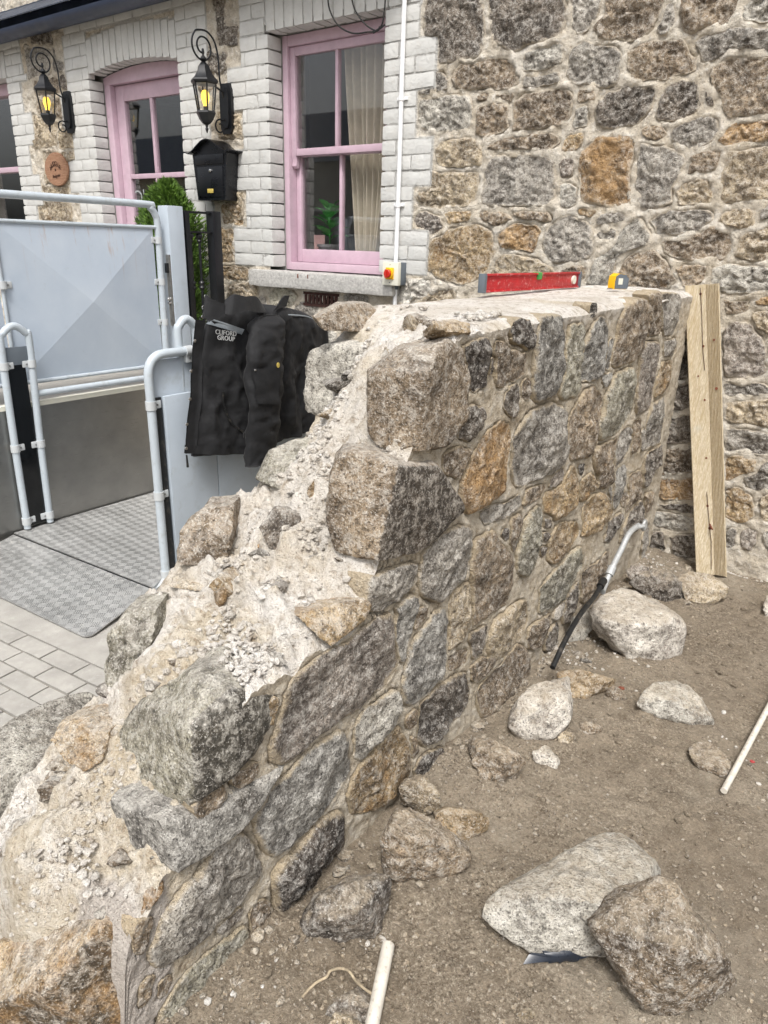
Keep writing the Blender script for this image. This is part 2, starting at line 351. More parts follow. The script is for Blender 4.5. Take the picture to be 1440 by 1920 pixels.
def m_tread(name, cell, d):
    a = NT(name); v = a.map(rot=(0, 0, R_(45 + 5)))
    ch = a.n('ShaderNodeTexChecker'); ch.inputs['Scale'].default_value = 1 / cell; a.l(v, ch.inputs['Vector'])
    sep = a.n('ShaderNodeSeparateXYZ'); a.l(v, sep.inputs[0])
    def bars(s): return a.math('SINE', a.math('MULTIPLY', s, 2 * math.pi * 4.0 / cell))
    h = a.n('ShaderNodeMix', data_type='FLOAT'); a.l(ch.outputs['Fac'], h.inputs[0]); a.l(bars(sep.outputs[0]), h.inputs[2]); a.l(bars(sep.outputs[1]), h.inputs[3])
    hh = a.ramp(h.outputs[0], .0, .8); n = a.noise(6, 5, .65); dn = a.noise(40, 5, .7)
    c = a.mix(a.ramp(n, .3, .7), lin(158, 158, 156), lin(188, 188, 186)); c = a.mix(a.ramp(dn, .55, .72, 0, .7), c, lin(222, 220, 214))
    c = a.mix(a.math('MULTIPLY', ch.outputs['Fac'], .16), c, lin(112, 113, 114)); c = a.mix(a.math('MULTIPLY', hh, .18), c, lin(215, 215, 214))
    return a.fin(c, a.ramp(n, .3, .7, .42, .6), a.bump(hh, d, .9), .55)
MAT['tread'] = m_tread('aluminium_tread_plate', .038, .004)
def m_fabric():
    a = NT('black_work_fabric'); n = a.noise(14, 6, .7); f = a.noise(700, 2, .6); dn = a.noise(24, 6, .75)
    c = a.mix(a.ramp(n, .3, .7), lin(8, 9, 12), lin(16, 17, 21)); c = a.mix(a.ramp(dn, .66, .82, 0, .28), c, lin(104, 104, 104))
    n1 = a.bump(a.noise(20, 3, .5), .012, .5); n1 = a.bump(f, .0008, .6, n1)
    return a.fin(c, .8, n1, Sheen_Weight=.04)
MAT['fabric'] = m_fabric()
def m_glass():
    a = NT('window_glass'); a.t.nodes.remove(a.p); g = a.n('ShaderNodeBsdfGlossy'); g.inputs['Roughness'].default_value = .02
    t = a.n('ShaderNodeBsdfTransparent'); lw = a.n('ShaderNodeLayerWeight'); lw.inputs[0].default_value = .5; mx = a.n('ShaderNodeMixShader')
    a.l(a.math('ADD', a.math('MULTIPLY', a.math('POWER', lw.outputs['Facing'], 3.), .7), .085), mx.inputs[0]); a.l(t.outputs[0], mx.inputs[1]); a.l(g.outputs[0], mx.inputs[2]); a.l(mx.outputs[0], a.out.inputs[0])
    return a.m
MAT['glass'] = m_glass()
def m_emit(name, rgb, e):
    a = NT(name); return a.fin(lin(*rgb), .4, Emission_Color=lin(*rgb), Emission_Strength=e)
MAT['bulb'] = m_emit('lit_bulb', (255, 212, 84), 1.0)
def m_leaf(name, c0, c1):
    a = NT(name); info = a.n('ShaderNodeObjectInfo'); n = a.noise(30, 3, .6)
    return a.fin(a.mix(a.ramp(n, .3, .7), lin(*c0), lin(*c1)), .6, Subsurface_Weight=.0)
MAT['conifer'] = m_leaf('conifer_green', (44, 70, 26), (112, 146, 56))
MAT['leaf'] = m_leaf('house_plant_green', (46, 120, 58), (92, 168, 84))
MAT['soil'] = plain('potting_soil', (52, 42, 34), .95, var=.3, scale=60)
MAT['void'] = plain('dark_cavity', (30, 26, 22), .95, var=.2)

# ------------------------------------------------------------------ stones
def chaikin(P, k=2):
    P = np.array(P, float)
    for _ in range(k):
        Q = np.roll(P, -1, 0); P = np.stack([.88 * P + .12 * Q, .12 * P + .88 * Q], 1).reshape(-1, 2)
    return P
def resample(P, n):
    Q = np.vstack([P, P[:1]]); d = np.r_[0, np.cumsum(np.linalg.norm(np.diff(Q, axis=0), axis=1))]
    t = np.linspace(0, d[-1], n, endpoint=False); return np.stack([np.interp(t, d, Q[:, 0]), np.interp(t, d, Q[:, 1])], 1)
def face_stone(name, poly, ax, plane, out, mat, parent, color, bulge=.014, seed=0, N=52, rough=1.0, depth=.07, sm=2, tilt=.10, edge=1.0, grow=1.05):
    """a dressed or split stone bedded in a wall face: poly is its outline in the face plane (the two axes other than ax),
    out = +1/-1 is the side the face looks to"""
    rg = np.random.default_rng(seed + 1000)
    P = np.array(poly, float); P = P.mean(0) + (P - P.mean(0)) * grow; P = resample(chaikin(P, sm) if sm else P, N); c = P.mean(0); size = np.sqrt(abs(.5 * np.sum(P[:, 0] * np.roll(P[:, 1], -1) - P[:, 1] * np.roll(P[:, 0], -1))))
    P3 = np.c_[P * 26, np.full(N, seed * 3.1)]
    P = P + np.stack([fbm(P3, 1, 3, seed), fbm(P3, 1, 3, seed + 5)], 1) * .012 * min(1, size / .12)
    rings = np.array([1, .985, .955, .92, .88, .83, .77, .70, .62, .54, .46, .38, .30, .22, .14, .07]); prof = np.interp(1 - rings, [0, .015, .045, .09, .17, .3, .6, 1], [-.35, .1, .45, .66, .82, .92, .98, 1.]) * bulge
    prof[0] = -.012
    t = rg.normal(0, tilt, 2); t2 = rg.normal(0, tilt * 1.6, 2); off = rg.uniform(.1, .4) * size
    ctr = c + rg.normal(0, .05 * size, 2)
    nr = len(rings); q = (ctr + (P - ctr)[None] * rings[:, None, None]).reshape(-1, 2); rr = np.repeat(rings, N); hb = np.repeat(prof, N); fade = 1 - rr ** 10
    x3 = np.c_[q, np.full(len(q), seed * 1.7)]; tl = np.minimum((q - c) @ t, (q - c) @ t2 + off * .12)
    hh = hb + fade * (tl * .8 + (fbm(x3, 11, 3, seed) * .014 + (np.abs(fbm(x3, 24, 3, seed + 3)) - .22) * .018) * rough * min(1.3, size / .12) + fbm(x3, 70, 2, seed + 9) * .0045 * rough)
    hh = np.clip(hh, -.02, .05); hh[rr == 1] = -.012
    V = list(np.c_[q, hh].reshape(nr, N, 3)); E = list((rr ** (12 if edge < 1.5 else 9) * min(edge, 1.)).reshape(nr, N))
    V.append(np.r_[ctr, [V[-1][:, 2].mean()]][None]); E.append(np.zeros(1))
    sk = np.c_[P, np.full(N, -depth)]; V = [sk] + V; E = [np.ones(N)] + E
    V = np.vstack(V); E = np.concatenate(E); n = len(rings) + 1; f = []
    for i in range(n - 1):
        for k in range(N): f.append((i * N + k, i * N + (k + 1) % N, (i + 1) * N + (k + 1) % N, (i + 1) * N + k))
    last = n * N
    for k in range(N): f.append(((n - 1) * N + k, (n - 1) * N + (k + 1) % N, last))
    W = np.zeros((len(V), 3)); a2 = [k for k in range(3) if k != ax]; W[:, a2[0]] = V[:, 0]; W[:, a2[1]] = V[:, 1]; W[:, ax] = plane + out * V[:, 2]
    area = np.sum(P[:, 0] * np.roll(P[:, 1], -1) - P[:, 1] * np.roll(P[:, 0], -1))
    flip = (area > 0) != ((out > 0) == (ax != 1))
    if flip: f = [q[::-1] for q in f]
    return mesh(name, W, f, mat, parent, True, {'edge': E}, sharp=70, color=color)
_ico = {}
def ico(k):
    if k not in _ico:
        bm = bmesh.new(); bmesh.ops.create_icosphere(bm, subdivisions=k, radius=1); bm.verts.index_update()
        _ico[k] = (np.array([v.co[:] for v in bm.verts]), [tuple(v.index for v in f.verts) for f in bm.faces]); bm.free()
    return _ico[k]
def hull_planes(P):
    bm = bmesh.new()
    for p in P: bm.verts.new(tuple(p))
    bmesh.ops.convex_hull(bm, input=bm.verts[:])
    for v in [v for v in bm.verts if not v.link_faces]: bm.verts.remove(v)
    bmesh.ops.recalc_face_normals(bm, faces=bm.faces[:]); bm.normal_update()
    V = np.array([v.co[:] for v in bm.verts]); c = (V.min(0) + V.max(0)) / 2 * .5 + V.mean(0) * .5
    N = np.array([f.normal[:] for f in bm.faces]); Q = np.array([f.verts[0].co[:] for f in bm.faces]); bm.free()
    d = np.sum((Q - c) * N, 1); s = np.where(d < 0, -1, 1); return c, N * s[:, None], np.abs(d) + 1e-5, V
def rock(name, P, mat, parent=None, color=None, seed=0, sub=4, k=34, rough=1.0, pat=None):
    k = 70
    """a broken stone: the hull of the given corners with worn arrises and a split surface"""
    P = np.array(P, float); P = P + np.random.default_rng(seed).normal(0, .0015, P.shape)
    c, N, d, V = hull_planes(P); rgc = np.random.default_rng(seed + 77)
    for _ in range(0 if (parent is not None and sub > 3) else 8 if sub > 3 else 3):
        nn = rgc.normal(0, 1, 3); nn /= np.linalg.norm(nn); N = np.vstack([N, nn]); d = np.append(d, np.max((V - c) @ nn) * rgc.uniform(.82, .96))
    he = (V.max(0) - V.min(0)) / 2; D, Fc = ico(sub); D = D * (he / he.max()) ** .6; D = D / np.linalg.norm(D, axis=1)[:, None]
    q = np.maximum(D @ N.T, 1e-4) / d; r = np.sum(q ** k, 1) ** (-1 / k); W = c + D * r[:, None] * 1.055
    s = he.max(); st = he.min() ** .5 * .36
    dis = fbm(W + seed * 3.3, 1.5 / s * .9, 3, seed) * .14 * st + (np.abs(fbm(W + seed, 3.6 / s * .7, 4, seed + 4)) - .2) * .20 * st - np.maximum(np.abs(fbm(W + 7 + seed, 2.2 / s, 2, seed + 6)) - .28, 0) * .30 * st + fbm(W, 52, 3, seed) * .009
    W = W + D * (dis * rough * .45)[:, None]
    pv = np.zeros(len(W))
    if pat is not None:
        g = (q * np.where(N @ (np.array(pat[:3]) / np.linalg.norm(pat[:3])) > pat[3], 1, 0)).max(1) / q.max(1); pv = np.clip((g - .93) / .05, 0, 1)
    return mesh(name, W, Fc, mat, parent, True, {'edge': np.zeros(len(W)), 'patina': pv}, sharp=50, color=color)
def rough_box(a, b, n=(6, 3, 3), rnd=.006, amp=.002, seed=0):
    a = np.array(a, float); b = np.array(b, float); idx = {}; V = []; Fs = []
    def vid(i, j, k):
        key = (i, j, k)
        if key not in idx:
            idx[key] = len(V); t = np.array([i / n[0], j / n[1], k / n[2]]); V.append(a + t * (b - a))
        return idx[key]
    for ax in range(3):
        u, v = [x for x in range(3) if x != ax]
        for side in (0, n[ax]):
            for i in range(n[u]):
                for j in range(n[v]):
                    q = []
                    for (di, dj) in ((0, 0), (1, 0), (1, 1), (0, 1)):
                        t = [0, 0, 0]; t[ax] = side; t[u] = i + di; t[v] = j + dj; q.append(vid(*t))
                    if (side == 0) == (ax != 1): q = q[::-1]
                    Fs.append(q)
    V = np.array(V); lo, hi = a + rnd, b - rnd; core = np.clip(V, lo, hi); dv = V - core; L = np.linalg.norm(dv, axis=1, keepdims=True)
    V = np.where(L > 1e-9, core + dv / np.maximum(L, 1e-9) * rnd, V)
    V = V + np.stack([fbm(V + seed * 1.3, 14, 3, seed + k) for k in range(3)], 1) * amp
    return V, Fs
def tighten(polys, gap, most, n=40, it=2):
    """let neighbouring stones grow towards each other until a joint of about `gap` is left"""
    P = [resample(np.asarray(q), n) for q in polys]
    for _ in range(it):
        out = []
        for i, q in enumerate(P):
            lo, hi = q.min(0) - .08, q.max(0) + .08; d = np.full(n, 9.)
            for j, o in enumerate(P):
                if i != j and np.all(o.max(0) > lo) and np.all(o.min(0) < hi): d = np.minimum(d, seg_dist(q, o))
            t = np.roll(q, -1, 0) - np.roll(q, 1, 0); nn = np.stack([t[:, 1], -t[:, 0]], 1) / (np.linalg.norm(t, axis=1)[:, None] + 1e-9)
            if np.sum(q[:, 0] * np.roll(q[:, 1], -1) - q[:, 1] * np.roll(q[:, 0], -1)) < 0: nn = -nn
            m = np.clip((d - gap) / 2, -.004, most); m = (m + np.roll(m, 1) + np.roll(m, -1)) / 3
            out.append(q + nn * m[:, None] * .8)
        P = out
    return P
# stone tints (base colour, rust amount)
T = dict(G=(134, 129, 121, .2), D=(92, 84, 75, .25), B=(122, 107, 88, .4), O=(146, 124, 92, .62), L=(164, 160, 150, .12), W=(196, 188, 176, .15), N=(138, 134, 118, .25), S=(128, 126, 121, .12),
         P=(136, 127, 118, .2), T=(160, 144, 119, .42), R=(150, 122, 88, .7), K=(62, 55, 49, .3))
def tint(k, s=0):
    r, g, b, u = T[k]; j = 1 + (random.random() - .5) * .16; c = lin(*(min(255, x * j) for x in (r, g, b))); return c[:3] + (u,)
def seg_dist(P, poly):
    """signed distance to a polygon, negative inside"""
    poly = np.asarray(poly); A = poly; B = np.roll(poly, -1, 0); d = np.full(len(P), 9.); ins = np.zeros(len(P), bool)
    for a, b in zip(A, B):
        ab = b - a; t = np.clip(((P - a) @ ab) / (ab @ ab + 1e-12), 0, 1); d = np.minimum(d, np.linalg.norm(P - a - t[:, None] * ab, axis=1))
        cr = ((a[1] > P[:, 1]) != (b[1] > P[:, 1])) & (P[:, 0] < (b[0] - a[0]) * (P[:, 1] - a[1]) / (b[1] - a[1] + 1e-12) + a[0]); ins ^= cr
    return np.where(ins, -d, d)
def joint_field(P, polys, far=.05):
    """signed distance to the nearest stone outline for points in a wall face"""
    out = np.full(len(P), far)
    for q in polys:
        q = np.asarray(q); lo = q.min(0) - far; hi = q.max(0) + far; m = np.all((P >= lo) & (P <= hi), 1)
        if m.any(): out[m] = np.minimum(out[m], seg_dist(P[m], q))
    return out

# ================================================================== SETTING: ground
XF, XL, YB = -0.905, -1.42, 3.72        # wall face, wall back, cottage front
ZS = -0.15                              # street level
BANK = []
def gz(x, y):
    p = np.stack([np.asarray(x, float), np.asarray(y, float), np.zeros_like(np.asarray(x, float))], -1)
    near = np.clip(1 - (p[..., 0] - XF) / .38, 0, 1); bank = 0
    for (bx, by, br) in BANK: dd = np.hypot(p[..., 0] - bx, p[..., 1] - by) / br; bank = np.maximum(bank, np.exp(-((dd - .9) / .28) ** 2) * min(.016, br * .16))
    return bank * (.6 + fbm(p, 9, 2, 12)) + fbm(p, 1.7, 3, 3) * .022 + fbm(p, 7, 3, 5) * .013 + np.maximum(fbm(p, 15, 3, 6), 0) * .014 + np.maximum(lumps(p, 26, 4), .25) * .007 - .010 + near ** 1.5 * (.018 + .03 * np.maximum(fbm(p, 2.6, 2, 9), -.2))
def grid_mesh(name, xs, ys, zf, mat, **kw):
    X, Y = np.meshgrid(xs, ys); Z = zf(X, Y); V = np.stack([X, Y, Z], -1).reshape(-1, 3); nx = len(xs); f = []
    for j in range(len(ys) - 1):
        for i in range(nx - 1): f.append((j * nx + i, j * nx + i + 1, (j + 1) * nx + i + 1, (j + 1) * nx + i))
    return mesh(name, V, f, mat, **kw)
tag(MB().add([(-60, -60, -.4), (60, -60, -.4), (60, 60, -.4), (-60, 60, -.4)], [(0, 1, 2, 3)]).build('ground', MAT['dirt'], smooth=False), kind='structure')
tag(MB().box((-1.02, -6, -.35), (6, .25, -.03)).box((1.2, .25, -.35), (6, 3.8, -.03)).build('outer_yard', MAT['dirt'], smooth=False), kind='structure')

# ================================================================== the half-built rubble wall
wall = empty('rubble_wall', (-1.16, 2.2, 0), 'half-built rubble stone wall with a stepped, crumbling mortar end', 'wall')
def pl(s): return [tuple(float(c) for c in q.split(',')) for q in s.split()]
FACE = []   # (tint, polygon in photo pixels, bulge)
def reg(ox, oy, s, rows):
    for r in rows:
        k, p = r.split(':'); bl = .014
        if '/' in k: k, bl = k.split('/'); bl = float(bl)
        FACE.append((k, [(ox + x / s, oy + y / s) for x, y in pl(p)], bl))
reg(860, 560, 6, ['K/.004:90,570 190,535 320,520 345,640 325,800 290,960 170,990 125,870 145,700', 'B:430,540 500,520 600,580 760,640 735,800 640,900 560,950 455,945 410,800',
 'K:620,300 690,270 790,320 830,460 790,555 720,520 590,490 630,440 600,350', 'S/.02:930,300 1000,240 1140,240 1180,400 1175,650 1180,850 1080,1050 920,1150 845,1080 850,850 870,650 900,450',
 'N:1260,330 1390,320 1390,650 1360,850 1330,1050 1180,1090 1130,1060 1190,850 1190,700 1215,560 1250,450', 'D/.005:570,980 650,960 660,1080 640,1280 600,1320 530,1180', 'B/.004:740,950 800,950 780,1100 735,1060',
 'D/.004:365,670 400,660 395,830 360,840'])
reg(1060, 560, 6, ['S/.02:370,260 430,240 470,400 450,560 420,700 370,870 170,900 190,640 250,500 330,300', 'B/.03:700,120 780,50 900,40 930,200 880,400 840,580 720,710 620,770 520,730 540,560 600,420 620,260',
 'S/.004:500,500 545,480 515,650 490,780 450,775 480,620', 'P/.022:870,510 960,480 1040,520 1060,640 1040,800 1000,1000 950,1220 810,1280 780,1200 830,950 840,700', 'S/.006:430,880 520,860 520,950 470,1000',
 'G:1120,500 1230,480 1200,640 1110,660', 'O:1090,720 1190,690 1170,900 1100,1040 1010,1090 1020,900 1060,800', 'K/.004:290,100 340,90 345,170 310,170'])
reg(0, 0, 1, ['B/.02:1215,556 1236,554 1242,621 1215,630', 'G/.025:1243,556 1270,558 1271,596 1261,627 1240,620',
 'D:870,772 887,767 902,775 890,805 880,828 862,812', 'N/.02:1148,710 1167,693 1183,688 1190,710 1191,740 1190,762 1175,790 1160,806 1143,822 1122,824 1118,800 1130,770 1133,745',
 'B/.02:1100,737 1113,733 1131,750 1130,780 1120,822 1110,850 1090,857 1073,855 1062,812 1070,785 1088,755', 'G:1225,760 1243,748 1245,780 1240,815 1235,830 1212,840 1212,800',
 'O/.02:1020,935 1036,920 1056,908 1073,880 1083,886 1083,920 1078,945 1062,960 1045,971 1030,968 1022,955', 'G/.026:963,822 985,795 1000,775 1018,765 1040,762 1056,775 1060,800 1058,855 1045,875 1006,893 970,906 963,880',
 'B:838,860 862,845 880,842 877,863 858,887 840,880', 'N/.02:981,982 995,965 1014,952 1018,968 1016,990 1010,1040 1000,1065 985,1078 973,1070 972,1035', 'B/.006:963,975 977,971 978,988 972,1015 963,1030 958,1010',
 'S/.022:814,1157 837,1142 839,1188 837,1230 830,1265 805,1295 775,1315 753,1322 755,1280 765,1230 780,1196', 'P/.014:552,1280 610,1235 655,1210 715,1163 738,1150 745,1200 750,1250 705,1293 642,1343 592,1378 547,1420 513,1425 513,1395 525,1340',
 'D:881,1188 910,1180 910,1209 889,1234', 'B/.006:841,1236 876,1222 873,1236 843,1249', 'B:881,1251 910,1230 937,1230 925,1253 883,1278', 'T/.018:927,1167 962,1138 985,1130 990,1157 973,1200 944,1230 920,1250 912,1220 918,1195',
 'B/.03:903,1290 945,1240 970,1207 987,1222 980,1270 965,1310 930,1335 905,1340 897,1310', 'D/.022:790,1320 815,1290 860,1270 878,1262 880,1300 870,1330 830,1365 800,1395 780,1395 785,1350',
 'B/.008:770,1383 785,1380 785,1407 773,1427', 'K/.02:777,1445 792,1425 827,1407 815,1432 792,1450', 'S/.022:540,1460 580,1410 635,1375 655,1422 650,1460 620,1495 609,1522 567,1565 516,1597 497,1593 481,1542 516,1482',
 'N/.02:345,1835 398,1790 458,1745 465,1798 450,1835 405,1858 390,1890 345,1915 300,1905', 'G:1205,1005 1216,985 1213,1020 1203,1050', 'O/.008:503,1340 518,1312 512,1360',
 'D/.02:662,1600 690,1570 692,1600 668,1625 655,1622'])
reg(1040, 780, 6, ['G:735,220 870,130 860,330 780,480 690,540 670,430', 'B:880,100 960,60 960,350 860,400', 'G/.008:970,180 1020,150 1010,340 970,380', 'B/.02:440,400 560,310 710,250 700,380 660,500 650,700 590,790 480,820 500,650 450,500',
 'D/.02:1090,400 1190,350 1180,520 1100,620 1050,760 1000,780 1000,600 1030,470', 'S:690,620 780,570 790,700 750,850 720,980 650,1050 640,900 680,750', 'B:850,700 960,640 970,760 940,880 870,980 800,1080 840,850',
 'D/.02:850,1100 1000,930 1000,1100 940,1220 850,1300 740,1420 760,1300 800,1180', 'O/.022:420,900 520,870 620,970 640,1080 560,1200 450,1290 310,1330 340,1180 340,1050', 'O:290,760 400,690 470,740 460,800 390,900 290,910',
 'D/.008:610,1200 740,1120 730,1200 620,1390 560,1400', 'B:1000,900 1090,880 1090,1020 1010,1080', 'B/.006:760,900 840,880 800,1000 770,990', 'K/.004:265,570 320,560 310,640 270,640', 'G/.006:615,830 660,850 630,1000 610,940'])
reg(840, 780, 6, ['R/.024:280,460 420,250 550,130 690,110 720,300 660,500 620,750 560,880 400,980 230,1060 170,900 180,720 250,580', 'G/.008:390,1100 520,1020 600,1040 780,950 830,980 700,1080 560,1130 430,1180',
 'B/.01:850,980 880,880 1090,810 1050,870 930,940', 'P/.008:1150,780 1200,690 1280,640 1290,700 1190,790', 'D/.006:1090,1150 1160,1160 1150,1250 1090,1230', 'K/.004:610,1330 650,1300 690,1340 650,1390'])
reg(660, 980, 4.8, ['G/.024:640,310 800,180 830,130 980,60 1070,110 1060,330 1010,490 880,630 760,690 660,650 615,480', 'B/.024:1110,170 1270,110 1420,300 1440,400 1400,600 1390,720 1250,780 1090,930 1090,700 1080,400',
 'T/.018:900,600 1050,560 1060,850 1000,1000 870,1160 870,900 880,700', 'G/.016:170,520 450,430 610,390 530,560 400,660 270,770 155,740', 'S:400,750 560,670 580,760 550,900 490,1100 470,1290 420,1290 380,1050 380,880', 'B/.008:590,770 660,800 620,920 550,970'])
reg(480, 1160, 4, ['L/.018:840,700 1000,580 1080,530 1080,680 980,860 800,1020 740,1010 770,800', 'O/.02:950,940 1070,830 1150,930 1170,1130 1040,1290 900,1400 740,1430 720,1300 770,1150 850,1040', 'B/.006:1140,760 1200,690 1210,790 1150,810'])
reg(200, 1440, 3.13, ['G/.02:460,720 680,470 800,400 870,480 895,590 800,740 620,920 400,1100 340,1140 260,1090 320,930', 'K/.028:1000,620 1120,470 1240,310 1370,280 1380,450 1360,620 1220,760 1130,880 1000,1010 990,800', 'B/.006:870,830 960,790 940,960 900,1040 865,950',
 'B/.006:190,940 240,920 240,1030 205,1070', 'B/.005:225,1270 265,1240 250,1350 225,1370', 'B/.005:310,1270 350,1260 340,1320 312,1320', 'B/.006:540,230 670,150 640,210 560,250', 'B/.006:760,60 870,10 800,80', 'D/.006:660,950 790,840 740,900 690,930'])
reg(900, 980, 4.8, ['N/.024:550,600 800,300 900,240 930,380 870,460 770,650 640,780 550,790', 'O/.016:620,200 720,30 870,20 890,100 760,270 680,350 620,310', 'B/.016:930,470 1050,380 1150,270 1130,400 1050,560 960,680 920,700', 'D/.016:770,640 880,560 880,700 830,850 750,890 740,780',
 'B/.02:440,980 640,830 630,920 560,1080 440,1130', 'D/.006:545,225 590,225 590,270 550,270', 'D/.006:570,100 610,105 605,160 575,155', 'D/.02:600,1010 680,920 700,960 640,1120 600,1140', 'W/.02:680,750 770,700 740,790 660,860'])
WPOLY = []
for (k, px, bl) in FACE:
    q = np.array([H(u, v, 0, XF)[1:] for u, v in px]); q[:, 0] = np.minimum(q[:, 0], 3.66); WPOLY.append(q)
WPOLY = tighten(WPOLY, .015, .010)
for i, (k, px, bl) in enumerate(FACE):
    q = WPOLY[i]
    sz = np.ptp(q, 0).max()
    face_stone('stone', q, 0, XF, 1, MAT['granite'], wall, tuple(min(1, c * 1.42) for c in tint(k)[:3]) + (T[k][3],), bulge=bl * .7, seed=i, N=72 if sz > .1 else 36, rough=1.15 if k in 'KD' else .95, depth=.06, edge=1.0, sm=0, grow=1.0)
# --- mortar body: top profile at the face side and at the back
PR = np.array([(.05, -.3), (.40, -.25), (.455, .05), (.48, .27), (.52, .35), (.6, .40), (.66, .43), (.72, .52), (.79, .63), (.82, .655), (1.15, .668), (1.18, .74), (1.21, .80), (1.27, .96), (1.33, 1.03), (1.40, 1.12), (1.45, 1.22), (1.52, 1.285), (1.62, 1.31), (1.8, 1.318), (2.4, 1.325), (3.0, 1.33), (3.7, 1.335)])
PM = np.array([(.05, -.3), (.36, -.25), (.40, .2), (.43, .35), (.48, .39), (.62, .42), (.70, .50), (.76, .62), (.80, .655), (1.02, .662), (1.045, .73), (1.12, .745), (1.15, .805), (1.24, .825), (1.30, .93), (1.36, .99), (1.46, 1.09), (1.52, 1.21), (1.6, 1.26), (1.75, 1.30), (1.85, 1.32), (3.7, 1.336)])
PL = np.array([(.05, -.3), (.40, -.2), (.46, .2), (.55, .33), (.66, .40), (.78, .44), (.86, .56), (.93, .655), (1.0, .675), (1.03, .72), (1.14, .735), (1.19, .81), (1.32, .86), (1.5, .95), (1.58, 1.0), (1.62, 1.15), (1.68, 1.25), (1.82, 1.318), (2.4, 1.327), (3.0, 1.332), (3.7, 1.336)])
def wtop(x, y):
    x = np.asarray(x, float); y = np.asarray(y, float); a, m_, b = (np.interp(y, q[:, 0], q[:, 1]) for q in (PR, PM, PL)); t = np.clip((XF - x) / (XF - XL), 0, 1) * 2
    sm = lambda v: np.clip(v, 0, 1) ** 2 * (3 - 2 * np.clip(v, 0, 1)); z = np.where(t < 1, a + (m_ - a) * sm(t), m_ + (b - m_) * sm(t - 1))
    q = np.stack([x, y, np.zeros_like(y)], -1); rk = np.clip((1.75 - y) / .25, 0, 1); return z + rk * (fbm(q, 9, 3, 88) * .028 + (np.abs(fbm(q, 20, 2, 89)) - .2) * .045 - np.maximum(fbm(q, 13, 3, 90) - .22, 0) * .09)
def wdisp(p):
    rk = np.clip((1.75 - p[:, 1]) / .25, 0, 1)                        # crumbly on the stepped end, trowelled on the finished top
    d = fbm(p, 6, 3, 21) * (.007 + .016 * rk) + np.maximum(lumps(p, 55, 8), .1) * (.003 + .013 * rk) + fbm(p, 30, 2, 2) * (.002 + .006 * rk)
    return d
ys = np.concatenate([np.arange(.38, 1.9, .0075), np.arange(1.9, 3.665, .013)]); ys = np.r_[ys, 3.67]
xs = np.linspace(XF, XL, 64); V = []; Fq = []; LM = []; WT = []
def sheet(P, nu, nv, lime, wet, flip=False):
    n0 = sum(len(a) for a in V); V.append(P); LM.append(lime); WT.append(wet)
    for j in range(nv - 1):
        for i in range(nu - 1):
            q = (n0 + j * nu + i, n0 + j * nu + i + 1, n0 + (j + 1) * nu + i + 1, n0 + (j + 1) * nu + i); Fq.append(q[::-1] if flip else q)
X, Yg = np.meshgrid(xs, ys); P = np.stack([X, Yg, wtop(X, Yg)], -1).reshape(-1, 3); dd = wdisp(P); edge = np.minimum(np.abs(P[:, 0] - XF), np.abs(P[:, 0] - XL))
P[:, 2] += dd - np.clip(1 - edge / .05, 0, 1) ** 2 * .022
lime_top = np.clip(.66 + fbm(P, 4.5, 3, 44) * 1.0 + .2 * np.clip((P[:, 1] - 1.7) / .2, 0, 1) - .30 * np.clip((.72 - P[:, 1]) / .1, 0, 1), 0, 1)
sheet(P, len(xs), len(ys), lime_top, np.clip((.56 - P[:, 1]) / .06, 0, 1) * np.clip((P[:, 0] + 1.08) / .08, 0, 1))
nz = 150; tz = np.linspace(0, 1, nz); topF = P.reshape(len(ys), len(xs), 3)[:, 0]; topB = P.reshape(len(ys), len(xs), 3)[:, -1]
for side, top in ((0, topF), (1, topB)):
    z0 = -.2; Z = z0 + (top[:, 2][:, None] - z0) * tz[None]; Q = np.stack([np.repeat(top[:, 0][:, None], nz, 1), np.repeat(ys[:, None], nz, 1), Z], -1).reshape(-1, 3)
    if side == 0:
        jf = joint_field(Q[:, 1:], WPOLY); under = np.clip((top[:, 2][:, None] - Z) / .03, 0, 1).reshape(-1)
        crev = np.clip(1 - np.abs(jf) / .006, 0, 1) * np.clip(fbm(Q, 9, 3, 35) * 3 + .2, 0, 1)
        sd_ = np.where(jf < 0, -np.clip(-jf / .010, 0, 1) * .04 - .001, -.001 - .003 * np.clip(jf / .02, 0, 1)) - crev * .016
        Q[:, 0] += (sd_ + fbm(Q, 14, 2, 31) * .005 + fbm(Q, 55, 3, 33) * .007) * under
        drop = np.repeat(top[:, 2][:, None], nz, 1).reshape(-1) - Q[:, 2]
        lm = np.clip(.62 - drop / .17, 0, 1) * np.clip((Q[:, 1] - 1.3) / .3, .35, 1); wt = np.clip((.60 - Q[:, 1] + fbm(Q, 5, 2, 3) * .08) / .08, 0, 1)
        sheet(Q, nz, len(ys), lm, wt, True)
    else:
        Q[:, 0] += fbm(Q, 16, 3, 31) * .008 * np.clip((top[:, 2][:, None] - Z) / .03, 0, 1).reshape(-1); sheet(Q, nz, len(ys), np.full(len(Q), .4), np.zeros(len(Q)))
mesh('mortar_body', np.vstack(V), Fq, MAT['mortar'], wall, True, {'lime': np.concatenate(LM), 'wet': np.concatenate(WT)})
